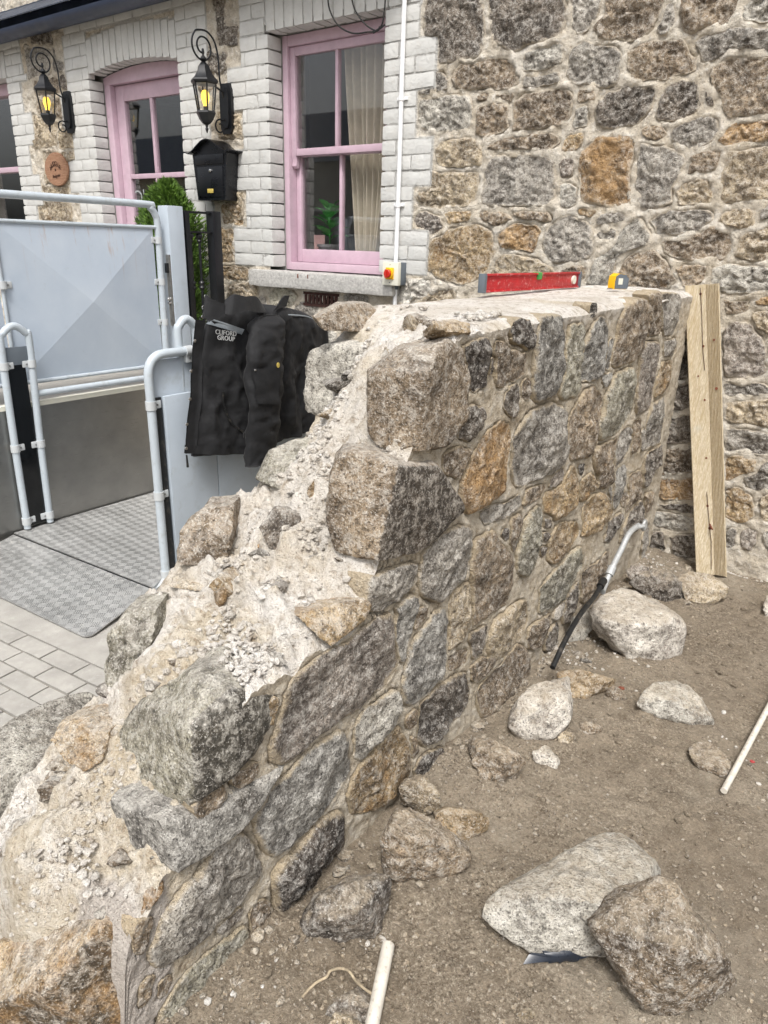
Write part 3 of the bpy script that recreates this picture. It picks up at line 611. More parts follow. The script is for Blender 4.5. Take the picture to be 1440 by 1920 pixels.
# --- stones of the stepped end: corners seen in the photograph, each on its own plane of the wall
def RK(pts, k, sub=5, back=None, seed=0, mat='granite_limed', kk=16, name='stone', parent=wall, rough=1.0, pat=None):
    P = [H(*p) for p in pts]
    if back is not None:
        for bvec in (back if isinstance(back[0], tuple) else [back]): P = P + [np.array(p) + np.array(bvec) for p in P[:len(pts)]]
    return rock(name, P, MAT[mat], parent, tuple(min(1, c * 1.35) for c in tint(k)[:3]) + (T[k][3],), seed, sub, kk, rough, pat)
RK([(795, 702, 0, -.888), (790, 840, 0, -.888), (838, 640, 0, -.9), (868, 655, 0, -.892), (878, 700, 0, -.888), (872, 780, 0, -.888), (845, 830, 0, -.888), (692, 745, 1, 1.345), (700, 700, 1, 1.36), (750, 660, 1, 1.40), (694, 812, 1, 1.345), (725, 845, 1, 1.345)], 'B', back=(-.07, .09, .0), seed=1)
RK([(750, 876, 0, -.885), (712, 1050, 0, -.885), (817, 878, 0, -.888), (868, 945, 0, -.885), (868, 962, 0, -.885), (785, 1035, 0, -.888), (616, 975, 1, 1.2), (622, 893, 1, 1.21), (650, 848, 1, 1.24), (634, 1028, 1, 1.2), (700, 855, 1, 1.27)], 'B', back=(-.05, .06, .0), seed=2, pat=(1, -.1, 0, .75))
RK([(571, 690, 1, 1.6), (580, 658, 1, 1.6), (610, 645, 1, 1.61), (675, 648, 1, 1.62), (720, 664, 1, 1.6), (698, 735, 1, 1.585), (602, 778, 1, 1.58), (575, 768, 1, 1.59)], 'L', back=(.01, .16, .01), seed=3)
RK([(596, 598, 0, -1.37), (635, 572, 0, -1.38), (690, 568, 0, -1.38), (706, 584, 0, -1.36), (680, 620, 0, -1.33), (610, 620, 0, -1.36)], 'B', back=(-.06, .05, .0), seed=4)
RK([(484, 895, 0, -1.38), (508, 845, 0, -1.38), (555, 825, 0, -1.36), (590, 822, 0, -1.3), (565, 870, 0, -1.27), (538, 918, 0, -1.26), (508, 908, 0, -1.3)], 'N', back=(-.06, .05, -.02), seed=5)
RK([(572, 920, 0, -1.16), (592, 896, 0, -1.16), (612, 900, 0, -1.15), (600, 940, 0, -1.14), (584, 940, 0, -1.15)], 'O', sub=4, back=(-.03, .05, -.02), seed=6)
RK([(331, 1035, 0, -1.40), (346, 988, 0, -1.40), (383, 953, 0, -1.39), (436, 950, 0, -1.33), (434, 1000, 0, -1.29), (424, 1053, 0, -1.30), (343, 1055, 0, -1.36)], 'B', back=(-.05, .07, .0), seed=7)
RK([(490, 988, 0, -1.19), (516, 950, 0, -1.20), (552, 958, 0, -1.17), (562, 972, 0, -1.16), (553, 1022, 0, -1.14), (530, 1042, 0, -1.15), (505, 1028, 0, -1.17)], 'D', sub=4, back=(-.04, .06, -.03), seed=8)
RK([(316, 1098, 0, -1.36), (326, 1078, 0, -1.38), (372, 1070, 0, -1.35), (415, 1098, 0, -1.26), (410, 1115, 0, -1.25), (365, 1108, 0, -1.3)], 'T', sub=4, back=(-.04, .07, -.03), seed=9)
RK([(197, 1290, 0, -1.36), (202, 1190, 0, -1.38), (240, 1147, 0, -1.37), (296, 1138, 0, -1.30), (285, 1200, 0, -1.25), (262, 1320, 0, -1.24), (242, 1330, 0, -1.27), (207, 1302, 0, -1.32)], 'N', back=(-.06, .08, -.01), seed=10)
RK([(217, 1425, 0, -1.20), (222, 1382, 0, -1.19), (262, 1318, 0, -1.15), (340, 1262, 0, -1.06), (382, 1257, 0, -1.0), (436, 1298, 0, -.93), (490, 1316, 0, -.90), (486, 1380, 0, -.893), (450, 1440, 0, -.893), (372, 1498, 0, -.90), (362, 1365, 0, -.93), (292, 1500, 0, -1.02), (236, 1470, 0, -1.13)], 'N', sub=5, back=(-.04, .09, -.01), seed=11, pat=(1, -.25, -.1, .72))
RK([(212, 1500, 0, -1.08), (225, 1570, 0, -1.06), (304, 1615, 0, -.94), (335, 1632, 0, -.888), (400, 1595, 0, -.888), (455, 1550, 0, -.888), (484, 1515, 0, -.89), (516, 1462, 0, -.892), (505, 1458, 0, -.90), (400, 1525, 0, -.90), (310, 1538, 0, -.93)], 'S', sub=5, back=(-.05, .10, .0), seed=12, rough=.6)
RK([(97, 1387, 0, -1.30), (112, 1357, 0, -1.31), (165, 1345, 0, -1.27), (202, 1370, 0, -1.20), (192, 1425, 0, -1.18), (157, 1443, 0, -1.2), (121, 1425, 0, -1.25)], 'O', back=(-.03, .07, -.01), seed=13)
RK([(555, 1148, 0, -.97), (600, 1128, 0, -1.0), (684, 1122, 0, -.91), (694, 1136, 0, -.893), (680, 1165, 0, -.893), (620, 1210, 0, -.893), (582, 1167, 0, -.95)], 'O', back=(-.05, .05, -.02), seed=14)
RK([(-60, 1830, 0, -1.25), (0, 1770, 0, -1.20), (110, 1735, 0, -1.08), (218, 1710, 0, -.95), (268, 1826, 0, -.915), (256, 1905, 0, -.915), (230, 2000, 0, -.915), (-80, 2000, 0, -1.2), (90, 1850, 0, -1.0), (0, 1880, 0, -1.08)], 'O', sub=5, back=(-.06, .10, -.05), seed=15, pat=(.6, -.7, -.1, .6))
RK([(-30, 1600, 0, -1.36), (16, 1603, 0, -1.33), (34, 1625, 0, -1.31), (8, 1765, 0, -1.28), (-40, 1770, 0, -1.30)], 'P', sub=4, back=(-.06, .06, -.02), seed=16)
RK([(122, 1578, 0, -1.12), (142, 1570, 0, -1.13), (165, 1605, 0, -1.10), (188, 1596, 0, -1.09), (152, 1625, 0, -1.09)], 'R', sub=4, back=(-.02, .05, -.04), seed=17)
RK([(240, 1698, 0, -.96), (268, 1672, 0, -.96), (300, 1650, 0, -.91), (304, 1672, 0, -.90), (284, 1708, 0, -.90), (252, 1722, 0, -.92)], 'R', sub=4, back=(-.04, .04, -.02), seed=18)
RK([(812, 602, 0, -.935), (842, 597, 0, -.945), (878, 606, 0, -.915), (884, 624, 0, -.898), (846, 626, 0, -.905), (818, 614, 0, -.92)], 'O', sub=4, back=(-.05, .03, -.03), seed=19)
rg = np.random.default_rng(31)
for i in range(110):
    y = rg.uniform(.45, 1.7); x = rg.uniform(XL + .03, XF - .03); z = float(wtop(x, y)); rr_ = .007 + .034 * rg.random() ** 2.6
    Pq = np.array((x, y, z - rr_ * .15)) + rg.normal(0, 1, (11, 3)) * rr_ * np.array((1, 1, .6)) * .8
    rock('stone', Pq, MAT['granite_limed'], wall, tint('GBTOBD'[i % 6]), 500 + i, 3)
# --- loose mortar crumbs on the stepped end
def crumbs(name, pts, r0, r1, mat, parent, attr, seed=0, squash=.75):
    rg = np.random.default_rng(seed); D, Fc = ico(1); D = D[:12] if False else D
    D0, F0 = ico(1); n = len(D0); V = np.zeros((len(pts) * n, 3)); Fa = []
    for i, p in enumerate(pts):
        r = r0 + (r1 - r0) * rg.random() ** 2.6; j = 1 + rg.normal(0, .16, (n, 1)); s = rg.uniform(.65, 1.25, 3); s[2] *= squash
        V[i * n:(i + 1) * n] = np.asarray(p) + D0 * j * s * r; Fa += [tuple(i * n + k for k in f) for f in F0]
    o = mesh(name, V, Fa, mat, parent, True, {k: np.full(len(V), v) for k, v in attr.items()}, sharp=40); o['kind'] = 'stuff'; return o
rg = np.random.default_rng(5); cy = rg.uniform(.38, 1.85, 30000); cx0 = rg.uniform(XL + .02, XF - .02, 30000)
dens = (.04 + .96 * (fbm(np.stack([cx0, cy, 0 * cy], -1), 8, 3, 77) > .16)) * np.where(cy > 1.68, .35, 1.); keep = np.where(rg.random(30000) < dens * np.where(cy < .8, .45, 1))[0][:4200]
pts = np.stack([cx0[keep], cy[keep], wtop(cx0[keep], cy[keep]) + .010], -1)
crumbs('mortar_crumbs', pts, .002, .0115, MAT['mortar'], wall, {'lime': .85, 'wet': 0.}, 3)

# ================================================================== stones and litter lying in the yard
def ZP(s, ox, oy, sc):
    """'x,y,z ...' in zoomed pixels -> hull corners on horizontal planes"""
    return [(ox + float(a) / sc, oy + float(b) / sc, 2, float(c)) for a, b, c in (q.split(',') for q in s.split())]
LOOSE = [
 ('loose_stone', 'L', 'large pale grey flat slab of stone under the mossy brown boulder', 680, 1100, 1.895, '430,1120,.10 520,1040,.12 640,990,.13 770,910,.13 850,860,.12 920,870,.12 990,960,.13 1080,1015,.12 900,1120,.15 700,1080,.16 490,1250,.025 560,1290,.025 870,1290,.03 440,1160,.04 980,1150,.03 1000,980,.02', (0, .03, -.02), 5),
 ('loose_stone', 'B', 'big brown stained boulder resting on the pale slab, lower right', 680, 1100, 1.895, '815,1190,.17 850,1150,.18 1000,1040,.22 1080,1025,.23 1110,1055,.22 1180,1140,.21 1310,1330,.13 1335,1400,.06 1200,1480,.02 1050,1525,.0 1000,1500,.03 960,1430,.07 870,1290,.12 1150,1290,.20 1050,1400,.10', (-.02, .06, -.06), 5),
 ('loose_stone', 'W', 'big whitish boulder with sandy flat top beside the black hose', 1000, 880, 3.27, '365,880,.14 385,800,.17 480,730,.20 600,705,.21 720,780,.20 830,870,.19 910,940,.15 930,1030,.09 900,1130,.03 800,1190,.0 600,1170,.0 460,1050,.04 365,960,.09 430,930,.18 600,950,.17 780,950,.17', (0, .06, -.02), 5),
 ('loose_stone', 'L', 'flat pale wedge of granite with ochre stain alone on the dirt', 1180, 1240, 5.54, '95,430,.05 120,340,.07 200,250,.085 340,180,.09 480,180,.085 600,230,.08 760,400,.06 880,620,.02 830,680,.0 640,640,.01 430,580,.015 180,510,.02 450,380,.085', (0, .03, -.02), 5),
 ('loose_stone', 'W', 'white jagged stone propped near the foot of the wall', 680, 1100, 1.895, '520,480,.06 540,400,.11 590,350,.14 730,320,.15 742,400,.11 740,470,.06 690,530,.02 620,555,.0 540,520,.03 640,420,.12', (-.02, .05, -.03), 5),
 ('loose_stone', 'W', 'small pale chip touching the white jagged stone', 680, 1100, 1.895, '600,580,.03 650,547,.045 690,600,.03 692,640,.0 640,628,.0 608,610,.01', (0, .02, -.015), 4),
 ('loose_stone', 'B', 'brown squarish stone on the sand in front of the wall', 680, 1100, 1.895, '388,570,.09 400,528,.11 470,540,.11 560,590,.09 578,612,.07 565,650,.03 490,708,.0 440,680,.02 398,622,.05 500,610,.10', (-.03, .04, -.03), 5),
 ('loose_stone', 'T', 'tan cube-like stone half buried in sand against the wall', 680, 1100, 1.895, '135,710,.10 150,690,.12 220,668,.12 275,735,.09 270,795,.03 200,800,.03 145,765,.05', (-.03, .04, -.03), 5),
 ('loose_stone', 'O', 'low ochre stone between the tan cube-like stone and the limed block', 680, 1100, 1.895, '250,805,.05 300,772,.07 400,790,.07 445,815,.05 445,850,.02 370,898,.0 300,865,.02', (-.02, .03, -.03), 4),
 ('loose_stone', 'B', 'large stone with white lime skirt sitting at the wall foot', 680, 1100, 1.895, '68,880,.13 85,810,.16 160,800,.17 240,840,.15 375,940,.08 375,985,.04 300,1030,.01 210,1050,.0 115,1050,.01 70,985,.05 180,880,.16', (-.03, .05, -.03), 5),
 ('loose_stone', 'D', 'dark brown sandy stone by the wall above the coil of cord', 380, 1600, 3, '548,410,.06 560,370,.08 640,230,.12 800,160,.14 970,105,.14 1050,115,.13 1058,200,.09 1040,300,.05 960,490,.0 800,505,.0 640,470,.01 850,330,.11', (-.03, .03, -.04), 5),
 ('loose_stone', 'O', 'ochre broken stone directly behind the white jagged stone', 680, 1100, 1.895, '690,300,.07 730,285,.08 800,290,.09 890,320,.08 880,350,.03 800,400,.0 740,400,.0 700,350,.03', (0, .05, -.03), 4),
 ('loose_stone', 'D', 'dark wet-looking stone wedged behind the big whitish boulder', 1000, 880, 3.27, '590,690,.08 640,640,.12 740,600,.15 830,610,.15 885,680,.12 900,790,.02 800,822,.0 700,765,.03', (0, .08, -.03), 5),
 ('loose_stone', 'T', 'angular tan stone at the foot of the timber plank', 1000, 880, 3.27, '880,660,.09 960,622,.11 1080,640,.11 1190,715,.07 1170,770,.03 1090,808,.0 955,812,.0 910,740,.05', (0, .05, -.02), 5),
 ('loose_stone', 'P', 'small grey stone in the corner left of the dark stone', 1000, 880, 3.27, '572,610,.10 620,562,.13 700,580,.13 690,640,.09 610,668,.06', (0, .05, -.04), 4),
 ('loose_stone', 'L', 'thin pale slab leaning behind the lower end of the black hose', 1000, 880, 3.27, '205,1030,.03 255,900,.09 350,835,.12 368,960,.06 290,1062,.0 230,1045,.01', (-.02, .03, -.02), 4),
 ('loose_stone', 'W', 'white stone cut off by the right edge of the picture', 1000, 880, 3.27, '1405,850,.04 1435,765,.06 1520,760,.06 1530,880,.0 1440,895,.0', (0, .04, -.02), 4),
 ('slate_piece', 'B', 'thin dirt-covered slate flake beside the pale rod', 1180, 1240, 5.54, '612,860,.022 660,835,.025 900,850,.025 1060,1060,.02 1010,1180,.012 850,1112,.012 700,1062,.012 640,970,.016', (0, .0, -.014), 4),
 ('loose_stone', 'D', 'dark lump under the loop of cord beside the white pipe', 380, 1600, 3, '680,880,.03 760,800,.05 850,750,.05 950,850,.05 945,930,.02 850,935,.01 720,900,.01', (0, .04, -.03), 4),
 ('loose_stone', 'T', 'small sandy stone at the bottom edge near the white pipe', 380, 1600, 3, '700,930,.03 745,872,.045 830,920,.04 880,1000,.02 780,1030,.01 700,990,.01', (0, .03, -.03), 4),
 ('loose_stone', 'B', 'low muddy stone beside the red scrap, behind the flat wedge', 680, 1100, 1.895, '860,370,.03 890,345,.045 920,360,.045 935,390,.02 900,405,.0', (0, .03, -.02), 4),
 ('loose_stone', 'P', 'small flat grey stone in front of the big whitish boulder', 1000, 880, 3.27, '425,1160,.02 470,1140,.035 545,1150,.03 550,1185,.0 480,1195,.0', (0, .02, -.02), 4),
 ('loose_stone', 'G', 'small grey pebble-like stone beside the hose end', 1000, 880, 3.27, '290,1150,.03 310,1125,.04 355,1150,.035 360,1190,.0 310,1185,.0', (0, .02, -.02), 4),
 ('loose_stone', 'B', 'half-buried dark stone in front of the ochre broken stone', 680, 1100, 1.895, '770,480,.02 800,465,.035 840,480,.03 845,515,.0 790,515,.0', (0, .03, -.02), 4),
 ('loose_stone', 'T', 'half-buried tan pebble right of the white jagged stone', 680, 1100, 1.895, '690,525,.03 715,505,.04 755,520,.035 750,560,.0 700,562,.0', (0, .03, -.02), 4),
 ('loose_stone', 'T', 'small clod on the dirt at the bottom right of the white pipe', 680, 1100, 1.895, '550,1510,.02 575,1490,.03 605,1500,.03 600,1530,.0 560,1530,.0', (0, .02, -.02), 4),
]
LTINT = {8: None}
for i, (nm, k, lab, ox, oy, sc, s, bk, sub) in enumerate(LOOSE):
    o = RK(ZP(s, ox, oy, sc), k, sub=sub, back=bk, seed=40 + i, mat='granite_loose', name=nm, parent=None, kk=18, rough=1.5 if nm == 'loose_stone' else .4)
    o.location.z -= .010 if nm == 'loose_stone' else 0
    tag(o, lab, 'slate' if nm == 'slate_piece' else 'stone', 'loose stones on the dirt' if nm == 'loose_stone' else None)
for (nm, k, lab, ox, oy, sc, st_, bk, sub) in LOOSE:
    if nm == 'loose_stone': q = np.array([H(*p) for p in ZP(st_, ox, oy, sc)]); BANK.append((q[:, 0].mean() + bk[0] / 2, q[:, 1].mean() + bk[1] / 2, np.ptp(q[:, :2], axis=0).mean() / 2 + .015))
dirt = grid_mesh('dirt_yard', np.arange(-1.0, 1.2, .0095), np.arange(.25, 3.80, .0105), gz, MAT['dirt']); tag(dirt, kind='structure')
# pebbles and grit
rg = np.random.default_rng(11); pts = []
def add_pebbles(n, x0, x1, y0, y1):
    xx = rg.uniform(x0, x1, n); yy = rg.uniform(y0, y1, n); zz = gz(xx, yy)
    for a, b, c in zip(xx, yy, zz): pts.append((a, b, c + .001))
add_pebbles(5200, -.89, .35, .5, 1.7); add_pebbles(2600, -.89, .2, 1.5, 3.7); add_pebbles(1800, -.895, -.66, .5, 3.6)
ch_ = np.stack([XF + .01 + np.abs(rg.normal(0, .09, 260)), rg.uniform(.55, 3.6, 260)], -1); ch_ = np.c_[ch_, gz(ch_[:, 0], ch_[:, 1]) + .003]
cp = crumbs('stone_chips', ch_, .004, .022, MAT['granite_loose'], None, {'edge': 0.}, 39, .7); cp.color = lin(168, 156, 138)[:3] + (.3,); tag(cp, 'broken stone chips along the foot of the wall', 'rubble', kind='stuff')
peb = crumbs('pebbles', pts, .0013, .0075, MAT['granite_loose'], None, {'edge': 0.}, 9); peb.color = lin(150, 134, 112)[:3] + (.2,)
tag(peb, 'scattered pebbles and grit over the brown dirt', 'gravel', kind='stuff')
pts = []
xx = rg.uniform(-.88, .3, 1300); yy_ = rg.uniform(.5, 3.6, 1300); kp = fbm(np.stack([xx, yy_, 0 * xx], -1), 3, 2, 15) > -.05
pts = np.stack([xx, yy_, gz(xx, yy_) + .003], -1)[kp][:620]
cl = crumbs('clods', pts, .003, .017, MAT['dirt'], None, {'edge': 0.}, 29, .6); tag(cl, 'clods of the same brown soil lying on the dirt', 'soil', kind='stuff')
pts = []
for (u, v, n, sp) in ((1395, 1058, 60, .05), (1130, 1235, 50, .09), (1060, 1230, 60, .06), (700, 1785, 10, .04), (1220, 1055, 60, .07), (1420, 1420, 40, .09), (450, 1890, 12, .06)):
    c = H(u, v, 2, 0.0)
    ax_ = np.maximum(c[0] + rg.normal(0, sp, n), -.895); ay_ = np.minimum(c[1] + rg.normal(0, sp, n), 3.69); pts += np.stack([ax_, ay_, gz(ax_, ay_) + .002], -1).tolist()
lm = crumbs('lime_crumbs', pts, .002, .009, MAT['mortar'], None, {'lime': .9, 'wet': 0.}, 19); tag(lm, 'white crumbs of lime mortar strewn on the dirt', 'rubble', kind='stuff')

# ================================================================== the cottage behind
cot = empty('cottage', (-3.6, YB, 0), 'stone cottage with white painted brick quoins and pink joinery', 'house')
BW = []
def regb(ox, oy, s, rows):
    for r in rows:
        k, p = r.split(':'); BW.append((k, [(ox + x / s, oy + y / s) for x, y in pl(p)]))
regb(760, 0, 2.118, ['D:95,12 290,5 310,60 290,220 110,230 92,130', 'D:340,-40 630,-40 620,120 540,170 440,185 360,150 335,60', 'G:660,-40 780,-40 770,60 730,120 690,110 680,60', 'B:800,-30 1030,-30 1020,60 970,120 890,150 760,150 740,100 790,50', 'G:1040,20 1075,10 1080,80 1020,130 1000,110',
 'B:1090,-30 1330,-30 1300,60 1260,100 1130,110 1080,60', 'L:1345,30 1480,-10 1480,85 1350,80', 'B:185,310 220,265 330,255 430,260 445,330 410,365 330,350 200,340', 'G:55,340 90,310 175,315 170,350 70,370', 'L:460,230 520,190 620,180 640,230 610,270 520,290 470,270', 'G:480,305 600,280 620,320 520,350 470,340',
 'G:640,220 700,190 830,180 860,230 850,310 800,350 690,340 640,290', 'B:880,220 950,190 1090,180 1150,240 1145,280 1050,290 930,310 880,270', 'G:1160,170 1200,140 1330,120 1480,120 1480,190 1360,190 1260,215 1180,240', 'B:1220,300 1280,220 1400,230 1500,240 1500,420 1380,440 1280,440 1230,370',
 'L:50,450 70,400 160,380 260,390 270,440 250,500 120,500 60,480', 'B:280,440 350,400 400,410 405,500 350,525 290,520', 'B:290,390 320,370 350,390 320,402', 'B:360,378 430,370 420,405 380,402', 'B:430,410 480,370 600,360 660,380 655,460 560,490 430,515', 'L:680,430 720,420 710,490 680,500',
 'D:760,440 800,380 900,355 990,355 980,420 930,470 830,490 770,470', 'D:1000,440 1030,370 1090,335 1170,345 1180,410 1110,465 1010,470', 'B:690,355 760,350 740,400 690,402', 'B:330,585 450,550 580,550 610,560 560,588 400,597', 'O:630,560 690,540 700,580 660,600 630,592', 'T:135,600 160,575 270,570 310,620 300,650 200,665 140,660',
 'T:45,750 100,700 190,680 290,690 280,770 240,815 130,825 60,790', 'G:305,800 320,680 350,620 470,610 590,640 600,720 585,790 480,810 340,812', 'P:610,650 670,620 660,690 620,705', 'R:700,600 760,570 880,545 920,560 900,700 905,815 800,815 690,800 690,700', 'G:925,565 990,580 1110,610 1120,640 1070,720 1060,810 950,820 912,815 908,700',
 'G:1060,530 1110,490 1220,490 1250,520 1220,570 1140,590 1060,560', 'R:1220,560 1290,510 1480,500 1480,550 1340,570 1270,585', 'B:950,520 1000,510 1030,530 990,560 960,545', 'B:1120,690 1130,620 1180,600 1260,605 1250,660 1190,690', 'T:1070,760 1120,710 1220,700 1220,800 1130,815 1080,820', 'T:1250,800 1250,720 1280,600 1360,590 1490,570 1490,780 1330,800',
 'L:620,740 690,740 680,810 630,810', 'O:155,850 200,838 260,850 250,882 170,882', 'B:300,850 380,850 420,870 350,890 310,875', 'B:430,850 520,850 580,868 500,878', 'P:40,880 80,850 140,870 150,910 60,920', 'O:100,1070 110,960 170,910 270,890 350,920 355,1000 330,1070 240,1110 160,1105', 'R:365,940 420,895 520,885 530,930 500,995 430,990 370,970',
 'G:550,960 580,900 640,865 710,870 750,930 740,1010 640,1045 580,1030', 'T:345,1090 360,1020 440,1010 560,1060 590,1090 500,1110 400,1110', 'B:610,1100 640,1060 720,1065 710,1105', 'G:760,870 860,840 870,870 820,890 770,888', 'G:760,930 820,900 840,930 830,955 780,948', 'L:720,1120 740,1060 830,980 870,900 930,870 980,930 960,980 860,1000 820,1100 760,1130',
 'B:830,1100 850,1050 900,1000 980,990 1060,1060 1080,1120 960,1150 860,1140', 'G:970,880 1050,840 1190,830 1220,870 1170,920 1080,945 990,920', 'B:1020,960 1100,950 1220,890 1300,920 1300,990 1250,1040 1130,1035 1030,1000', 'T:1240,880 1320,830 1400,830 1380,900 1280,905', 'T:1305,1010 1330,940 1490,880 1490,1040 1360,1040', 'B:1060,1070 1130,1045 1210,1050 1190,1110 1100,1130',
 'L:1210,1130 1220,1060 1320,1050 1490,1060 1490,1130 1340,1160 1250,1165', 'O:690,835 760,835 740,860 690,862', 'B:1260,1190 1370,1190 1360,1240 1270,1250', 'O:1380,1195 1480,1185 1480,1210 1390,1212', 'D:1185,350 1230,375 1225,415 1185,405', 'G:1400,820 1490,800 1490,860 1410,870'])
regb(800, 500, 2.25, ['B:1250,170 1300,140 1370,160 1350,200 1270,205', 'T:1370,190 1490,170 1490,290 1390,260', 'P:1245,270 1300,230 1380,250 1440,360 1430,440 1340,480 1255,460', 'P:1450,320 1520,310 1520,500 1455,480', 'G:1250,500 1340,490 1480,520 1400,545 1260,540', 'T:1255,570 1500,555 1500,690 1370,660 1260,640', 'G:1255,690 1360,690 1500,720 1500,770 1260,775', 'O:1255,800 1330,800 1380,830 1400,870 1260,900',
 'G:1330,890 1420,840 1500,850 1500,930 1350,935', 'O:1260,930 1330,935 1390,1000 1380,1060 1260,1060', 'T:1395,990 1500,960 1500,1080 1405,1060', 'G:1265,1120 1300,1110 1300,1170 1270,1170', 'P:1320,1150 1340,1120 1400,1110 1400,1170 1330,1180', 'G:1410,1130 1490,1120 1490,1180 1410,1175',
 'D:1020,230 1110,220 1150,260 1140,330 1030,330', 'D:1020,380 1120,350 1160,420 1130,470 1020,480', 'D:1000,510 1130,490 1170,560 1120,600 1000,600', 'D:1000,640 1140,620 1170,700 1120,740 1000,745', 'B:990,780 1150,760 1180,840 1120,870 990,870', 'R:985,900 1140,890 1180,930 1160,985 985,985', 'D:980,1000 1120,1000 1160,1040 1080,1045', 'L:960,1050 1060,1035 1130,1060 1120,1115 1010,1105 965,1090',
 'D:915,1125 1000,1110 1015,1190 930,1205', 'D:1025,1140 1130,1125 1180,1150 1150,1205 1030,1205', 'P:1170,760 1235,750 1235,880 1190,870', 'G:1180,600 1235,580 1235,720 1185,710', 'T:1180,980 1240,960 1240,1150 1190,1140', 'B:1170,300 1230,280 1230,540 1180,520', 'B:1120,130 1225,120 1225,260 1170,250'])
regb(400, 0, 3.13, ['D:12,-30 165,-30 165,108 12,112', 'D:15,130 150,130 152,275 20,280', 'G:0,315 75,310 80,450 5,450', 'T:70,565 165,560 170,640 75,650', 'T:60,665 170,655 178,815 65,825', 'T:75,1095 180,1085 182,1295 62,1310', 'O:15,1345 110,1335 112,1530 20,1535', 'O:50,1580 120,1570 200,1600 200,1645 90,1650', 'T:90,1665 200,1655 255,1700 240,1745 95,1740',
 'N:330,1745 400,1700 480,1745 470,1790 340,1795', 'G:210,1790 300,1750 320,1800 220,1830', 'G:770,1745 900,1760 900,1830 780,1830', 'W:1085,1650 1250,1640 1290,1700 1240,1760 1090,1760', 'T:1180,1770 1300,1700 1400,1720 1390,1800 1190,1810', 'B:640,1780 760,1790 750,1850 640,1850', 'G:480,1800 620,1790 620,1860 480,1860'])
regb(0, 0, 4.57, ['D:265,180 380,175 495,190 500,300 490,385 270,390', 'D:290,60 500,40 500,160 300,165', 'G:215,410 430,400 440,520 420,640 230,650', 'G:450,405 585,405 590,575 455,590', 'D:525,665 590,665 590,730 530,735', 'T:255,1010 400,1000 500,1060 480,1250 270,1260', 'T:505,1135 635,1140 645,1270 510,1280', 'T:370,1310 655,1300 665,1420 380,1430', 'T:385,1445 660,1440 665,1560 390,1570', 'T:315,1605 590,1600 600,1700 320,1700', 'T:330,1715 610,1715 620,1860 335,1870', 'B:300,700 500,690 520,820 310,830', 'B:320,850 560,840 600,990 330,990'])
regb(200, 40, 5.05, ['D:1030,-60 1270,-60 1270,100 1040,110', 'D:1045,130 1255,120 1255,240 1050,250', 'D:930,285 1150,280 1150,400 1100,520 940,510', 'T:1110,700 1290,690 1290,830 1120,830', 'T:1060,870 1290,845 1290,1120 1070,1130', 'T:1220,1550 1310,1540 1310,1700 1220,1710', 'O:1090,1730 1300,1730 1300,1930 1100,1930', 'B:1060,1140 1160,1135 1160,1200 1070,1200', 'B:870,520 1000,520 1000,620 880,630'])
CRS = .0812; Z0 = 1.333                    # brick course height, datum = top of the sill
def quoin(z, z0, wide, narrow, first=True): return wide if ((int((z - z0) // CRS) // 3) % 2 == 0) == first else narrow
def off_bricks(q):
    """keep rubble stones clear of the painted brick quoins"""
    q = q.copy(); cx = q[:, 0].mean()
    for p in q:
        x, z = p
        for zz in (z - .01, z + .01):
            if cx > -2.62 and zz > 1.33: p[0] = max(p[0], -2.80 + quoin(zz, 1.335, .35, .235) + .006)
            elif -4.5 < cx < -3.88 and zz > 1.33: p[0] = min(p[0], -3.71 - quoin(zz, Z0, .39, .255) - .006)
            if -4.5 < cx < -3.88: p[0] = max(p[0], -4.60 + quoin(zz, .62, .30, .20) + .006)
            elif cx < -5.6: p[0] = min(max(p[0], -6.91 + quoin(zz, Z0 - .08, .34, .22) + .006), -5.67 - quoin(zz, .62, .43, .32, False) - .006)
    return q
B0 = [np.array([H(u, v, 1, YB)[[0, 2]] for u, v in px]) for k, px in BW]; rgf = np.random.default_rng(61); zc = .02
while zc < 3.66:                            # the rubble goes on beyond what the photograph frames
    hgt = rgf.uniform(.13, .24); xc_ = -4.5 + rgf.uniform(0, .2)
    while xc_ < .72:
        wd = hgt * rgf.uniform(1.0, 2.0); q = np.array([(0, 0), (.5, -.04), (1, 0), (1.03, .5), (1, 1), (.5, 1.04), (0, 1), (-.03, .5)]) * (wd, hgt) + (xc_, zc) + rgf.normal(0, .012, (8, 2))
        mid = q.mean(0); probe = np.vstack([q, mid[None], (q + mid) / 2]); inside = q[:, 0].max() < .73 and (mid[0] > -2.3 or (mid[1] < 1.1 and q[:, 1].max() < 1.18))
        if mid[1] > 2.4 and mid[0] < -2.3: inside = False
        if inside and joint_field(probe, B0, .2).min() > .012: B0.append(q); BW.append(('GBTDLB'[rgf.integers(6)], None))
        xc_ += wd + .03
    zc += hgt + .03
BPOLY = tighten(B0, .022, .020); BPOLY = [off_bricks(q) for q in BPOLY]
for i, (k, px) in enumerate(BW):
    q = BPOLY[i]; sz = np.ptp(q, 0).max()
    face_stone('stone', q, 1, YB, -1, MAT['granite_old'], cot, tuple(min(1, c * 1.6) for c in tint(k)[:3]) + (T[k][3],), bulge=.007, seed=300 + i, N=64 if sz > .15 else 36, rough=1.35, depth=.06, tilt=.04, edge=2, grow=1.0, sm=0)
